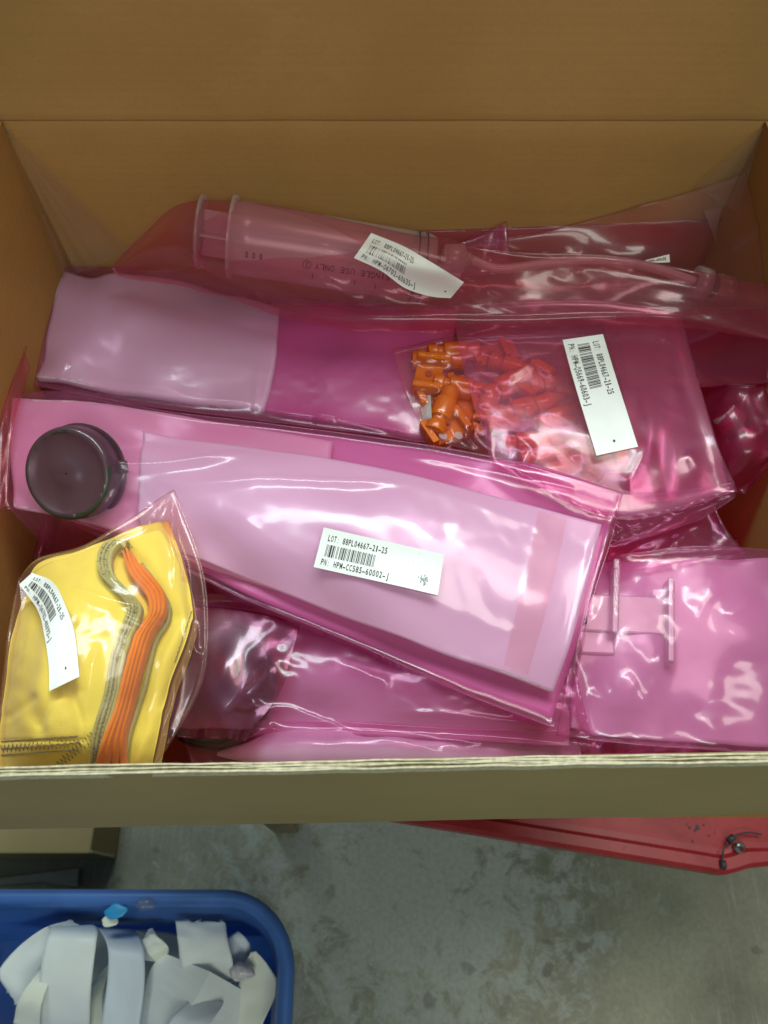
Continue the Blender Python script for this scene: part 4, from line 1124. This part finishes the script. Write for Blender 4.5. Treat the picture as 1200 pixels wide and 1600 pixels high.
make_label(sb_[0], sb_[2], [(580, 364), (627, 383), (663, 403), (725, 441)], [(553, 403), (595, 423), (633, 450), (673, 463), (704, 466)], 'Q6702-60635', M['label_warm_lit'], lift=.0012, dotuv=(.90, .72))

# ------------------------------------------------------------------ yellow cloth in its bag
cl = thing('yellow_cloth', 'folded yellow cloth with an orange layered edge in the front left bag', 'cloth', at(130, 1050, .96))
rows = [[(38, 925, .995), (60, 880, 1.0), (125, 860, 1.01), (200, 828, 1.01), (262, 812, 1.0)],
        [(20, 985, .995), (70, 950, 1.025), (140, 925, 1.03), (215, 905, 1.022), (285, 880, 1.0)],
        [(12, 1040, .995), (60, 1020, 1.035), (130, 1010, 1.035), (215, 1000, 1.02), (298, 965, 1.0)],
        [(4, 1100, .995), (55, 1095, 1.035), (120, 1095, 1.035), (195, 1090, 1.018), (262, 1075, 1.0)],
        [(-2, 1160, .995), (50, 1160, 1.025), (110, 1165, 1.028), (185, 1165, 1.015), (245, 1160, .998)],
        [(-6, 1222, .985), (50, 1222, .99), (110, 1222, .99), (180, 1222, .99), (232, 1218, .985)]]
NV, NU = 110, 90
S = patch(rows, NV, NU)
PJ = project(S)
gr = np.array([(186, 862), (212, 880), (240, 925), (262, 960), (238, 1010), (215, 1090), (180, 1215)], float)
d, s = dist_poly(PJ, gr); S[..., 2] -= .011 * np.exp(-(d / 20) ** 2)
d, s = dist_poly(PJ, np.array([(258, 820), (290, 880), (296, 960)], float)); S[..., 2] -= .004 * np.exp(-(d / 7) ** 2)
for pts, hgt, w in (([(0, 1158), (130, 1155)], -.0015, 3), ([(60, 960), (40, 1080), (60, 1140)], -.003, 14), ([(40, 925), (130, 990), (210, 1000)], -.004, 10), ([(100, 1050), (125, 1130), (120, 1190)], -.003, 9), ([(300, 950), (280, 1040), (255, 1100)], -.002, 8), ([(15, 1120), (50, 1090)], -.002, 7), ([(60, 1130), (90, 1080)], -.002, 8)):
    d, s = dist_poly(PJ, np.array(pts, float)); S[..., 2] += hgt * np.exp(-(d / w) ** 2)
S[..., 2] += .0007 * vnoise(NV, NU, 7, 71) + .0003 * vnoise(NV, NU, 20, 72)
skirt = S.copy()
V = list(S.reshape(-1, 3)); Fc = grid_faces(NV, NU, flip=True)
edge = [j for j in range(NU)] + [i * NU + NU - 1 for i in range(1, NV)] + [(NV - 1) * NU + j for j in range(NU - 2, -1, -1)] + [i * NU for i in range(NV - 2, 0, -1)]
ce = S.mean((0, 1)); k0 = len(V)
for lv, (ins, dz) in enumerate(((.0, .008), (.02, .02), (.07, .032))):
    for e_ in edge:
        p = np.array(V[e_]); q = p + (ce - p) * ins; q[2] = p[2] - dz; V.append(q)
ne = len(edge)
for lv in range(3):
    for k in range(ne):
        a_ = edge[k] if lv == 0 else k0 + (lv - 1) * ne + k; b_ = edge[(k + 1) % ne] if lv == 0 else k0 + (lv - 1) * ne + (k + 1) % ne
        Fc.append((a_, k0 + lv * ne + k, k0 + lv * ne + (k + 1) % ne, b_))
Fc.append(tuple(k0 + 2 * ne + k for k in range(ne)))
cloth = obj('cloth_body', V, Fc, M['yellow'], cl)
base = H.copy()
settle(cloth)
cbv = BVHTree.FromPolygons([tuple(p) for p in S.reshape(-1, 3)], grid_faces(NV, NU, flip=True))


def on_cloth(px, py, lift):
    h = cbv.ray_cast(Vector((0, 0, CAM_Z)), Vector(ray(px, py)).normalized())
    p = np.array(h[0][:]) if h[0] is not None else at(px, py, 1.0)
    p[2] += lift; return p


def cloth_strip(name, pts, half, height, mat, parent, lift=.0, n=90, rough=.0006, taper=True, seg=14, wob=0):
    c = catmull(np.array(pts, float), n)
    P = [on_cloth(x, y, lift) for x, y in c]; P = np.array(P)
    for _ in range(6): P[1:-1, 2] = (P[:-2, 2] + P[1:-1, 2] * 2 + P[2:, 2]) / 4
    V = []
    for i in range(n):
        d = P[min(i + 1, n - 1)] - P[max(i - 1, 0)]; d /= np.linalg.norm(d); s_ = np.cross(d, (0, 0, 1)); s_ /= np.linalg.norm(s_)
        tp = min(1, math.sin(math.pi * min(.5, .12 + i / n * 3.0))) if taper else 1
        for k in range(seg):
            w = 2 * math.pi * k / seg
            rr = 1 + rough * 1000 * .12 * noise.noise(Vector((i * .35, k * .9, lift * 999)))
            cx = math.copysign(abs(math.cos(w)) ** .7, math.cos(w)); sz = math.copysign(abs(math.sin(w)) ** .7, math.sin(w))
            V.append(P[i] + s_ * cx * half * tp * rr + np.array([0, 0, 1]) * sz * height * tp * rr)
    Fc = grid_faces(n, seg, wrap=True); Fc.append(tuple(range(seg))); Fc.append(tuple((n - 1) * seg + k for k in reversed(range(seg))))
    o = obj(name, V, Fc, mat, parent); settle(o); return o


core = np.array([(205, 868), (222, 905), (248, 938), (250, 968), (230, 1000), (215, 1050), (200, 1110), (183, 1165), (176, 1215)], float)
offs = [(-11, 2), (-3, 0), (5, -2), (13, -4)]
for k, (ox, oy) in enumerate(offs):
    q = core + np.array([ox * .78, oy]); q[0, 1] += [0, -4, 6, 22][k]; q[0, 0] += [2, 0, 2, 2][k]; q[-1, 0] += [-14, -6, 6, 16][k]; q[-2, 0] += [-4, -2, 2, 4][k]
    cloth_strip('orange_layer', q, .0018, .0060, M['orange_felt'], cl, .0085 - .0008 * abs(k - 1.5))
se = np.array([(202, 854), (180, 852), (166, 872), (168, 900), (190, 925), (212, 952), (202, 985), (186, 1030), (176, 1090), (158, 1150), (150, 1210)], float)
for k in range(4):
    q = se + np.array([k * 6.0 - 6, 1.5 * k]); q[0] = se[0] + np.array([0, 3 * k])
    cloth_strip('serged_edge', q, .0014, .0036, M['serge'], cl, .0040 + .0007 * k, taper=False, rough=.0012)
q = np.array([(225, 885), (262, 940), (266, 972), (245, 1010), (228, 1080), (206, 1150), (200, 1200)], float); cloth_strip('serged_edge', q, .0012, .003, M['serge'], cl, .003, taper=False, rough=.0012)
# stitching: zigzag threads
def zig(pts, half, step, r=.00024, lift=.0006):
    c = catmull(np.array(pts, float), 400); L = np.concatenate([[0], np.cumsum(np.linalg.norm(np.diff(c, axis=0), axis=1))]); n = int(L[-1] / step)
    out = []
    for k in range(n):
        s_ = k * step; x = np.interp(s_, L, c[:, 0]); y = np.interp(s_, L, c[:, 1]); x2 = np.interp(s_ + 1, L, c[:, 0]); y2 = np.interp(s_ + 1, L, c[:, 1])
        nx, ny = -(y2 - y), x2 - x; l = math.hypot(nx, ny) + 1e-9; sg = half * (1 if k % 2 else -1) * random.uniform(.8, 1.1)
        q = on_cloth(x + nx / l * sg, y + ny / l * sg, lift)
        if lift > .001: q[2] = hat(q[None])[0] + .0004
        out.append(q)
    m_ = MB(); m_.tube(out, r, 4); m_.build('stitching', M['thread'], cl)


zig([(2, 1170), (60, 1166), (132, 1160)], 6.5, 3.2); zig([(2, 1170), (60, 1166), (132, 1160)], 1, 5, .0003)
zig([(85, 1204), (110, 1180), (140, 1155), (150, 1140)], 7, 3.2)
zig([(2, 1180), (60, 1176), (132, 1172)], .4, 6, .0003); zig([(2, 1159), (60, 1155), (130, 1150)], .4, 6, .0003)
for hx, st_, ox in ((9, 2.6, 0), (7, 3.7, 3), (5, 2.2, -5), (2, 5, 6)):
    zig([(x + ox, y) for x, y in se], hx, st_, .00017, .008)
zig([(300, 955), (285, 1000), (272, 1040)], .7, 4, .0003)
cbag = bag('pink bag around the yellow cloth, curved label on its left', [
    [(28, 905, 1.0), (60, 872, 1.012), (130, 852, 1.02), (205, 808, 1.018), (272, 764, 1.01)],
    [(12, 985, 1.01), (70, 948, 1.035), (145, 915, 1.038), (225, 890, 1.032), (312, 870, 1.006)],
    [(6, 1040, 1.01), (60, 1018, 1.042), (140, 1005, 1.044), (225, 985, 1.032), (325, 950, 1.0)],
    [(-2, 1100, 1.01), (55, 1095, 1.042), (125, 1095, 1.044), (215, 1080, 1.03), (318, 1055, .996)],
    [(-8, 1160, 1.008), (50, 1160, 1.036), (120, 1165, 1.036), (205, 1155, 1.024), (270, 1150, .996)],
    [(-10, 1226, .992), (50, 1226, 1.0), (115, 1226, 1.0), (180, 1226, 1.0), (226, 1214, .99)]],
    M['film_thin'], seed=73, ex=.018, amp=.003, kin=.02, kb=.3, thick=.05, cells=5, cell=.0016,
    ridges=[([(105, 915), (165, 935), (230, 950), (292, 950)], .005, 3), ([(170, 945), (240, 975), (290, 1008)], .005, 3), ([(272, 766), (262, 830), (275, 870), (272, 935)], .005, 4), ([(150, 1000), (135, 1100), (130, 1200)], .004, 6), ([(255, 1010), (250, 1080), (225, 1150)], .003, 5), ([(272, 768), (220, 820), (150, 850)], .004, 4), ([(293, 952), (292, 1000), (315, 1020)], .004, 4), ([(245, 1130), (258, 1162)], .003, 4)])
make_label(cbag[0], cbag[2], [(50, 895), (83, 910), (104, 950), (117, 992), (124, 1057)], [(30, 913), (59, 954), (69, 992), (76, 1038), (77, 1080)], 'Q6702-40192', M['label'], lift=.0015, dotuv=(.90, .42))
print('objects', len(bpy.data.objects))
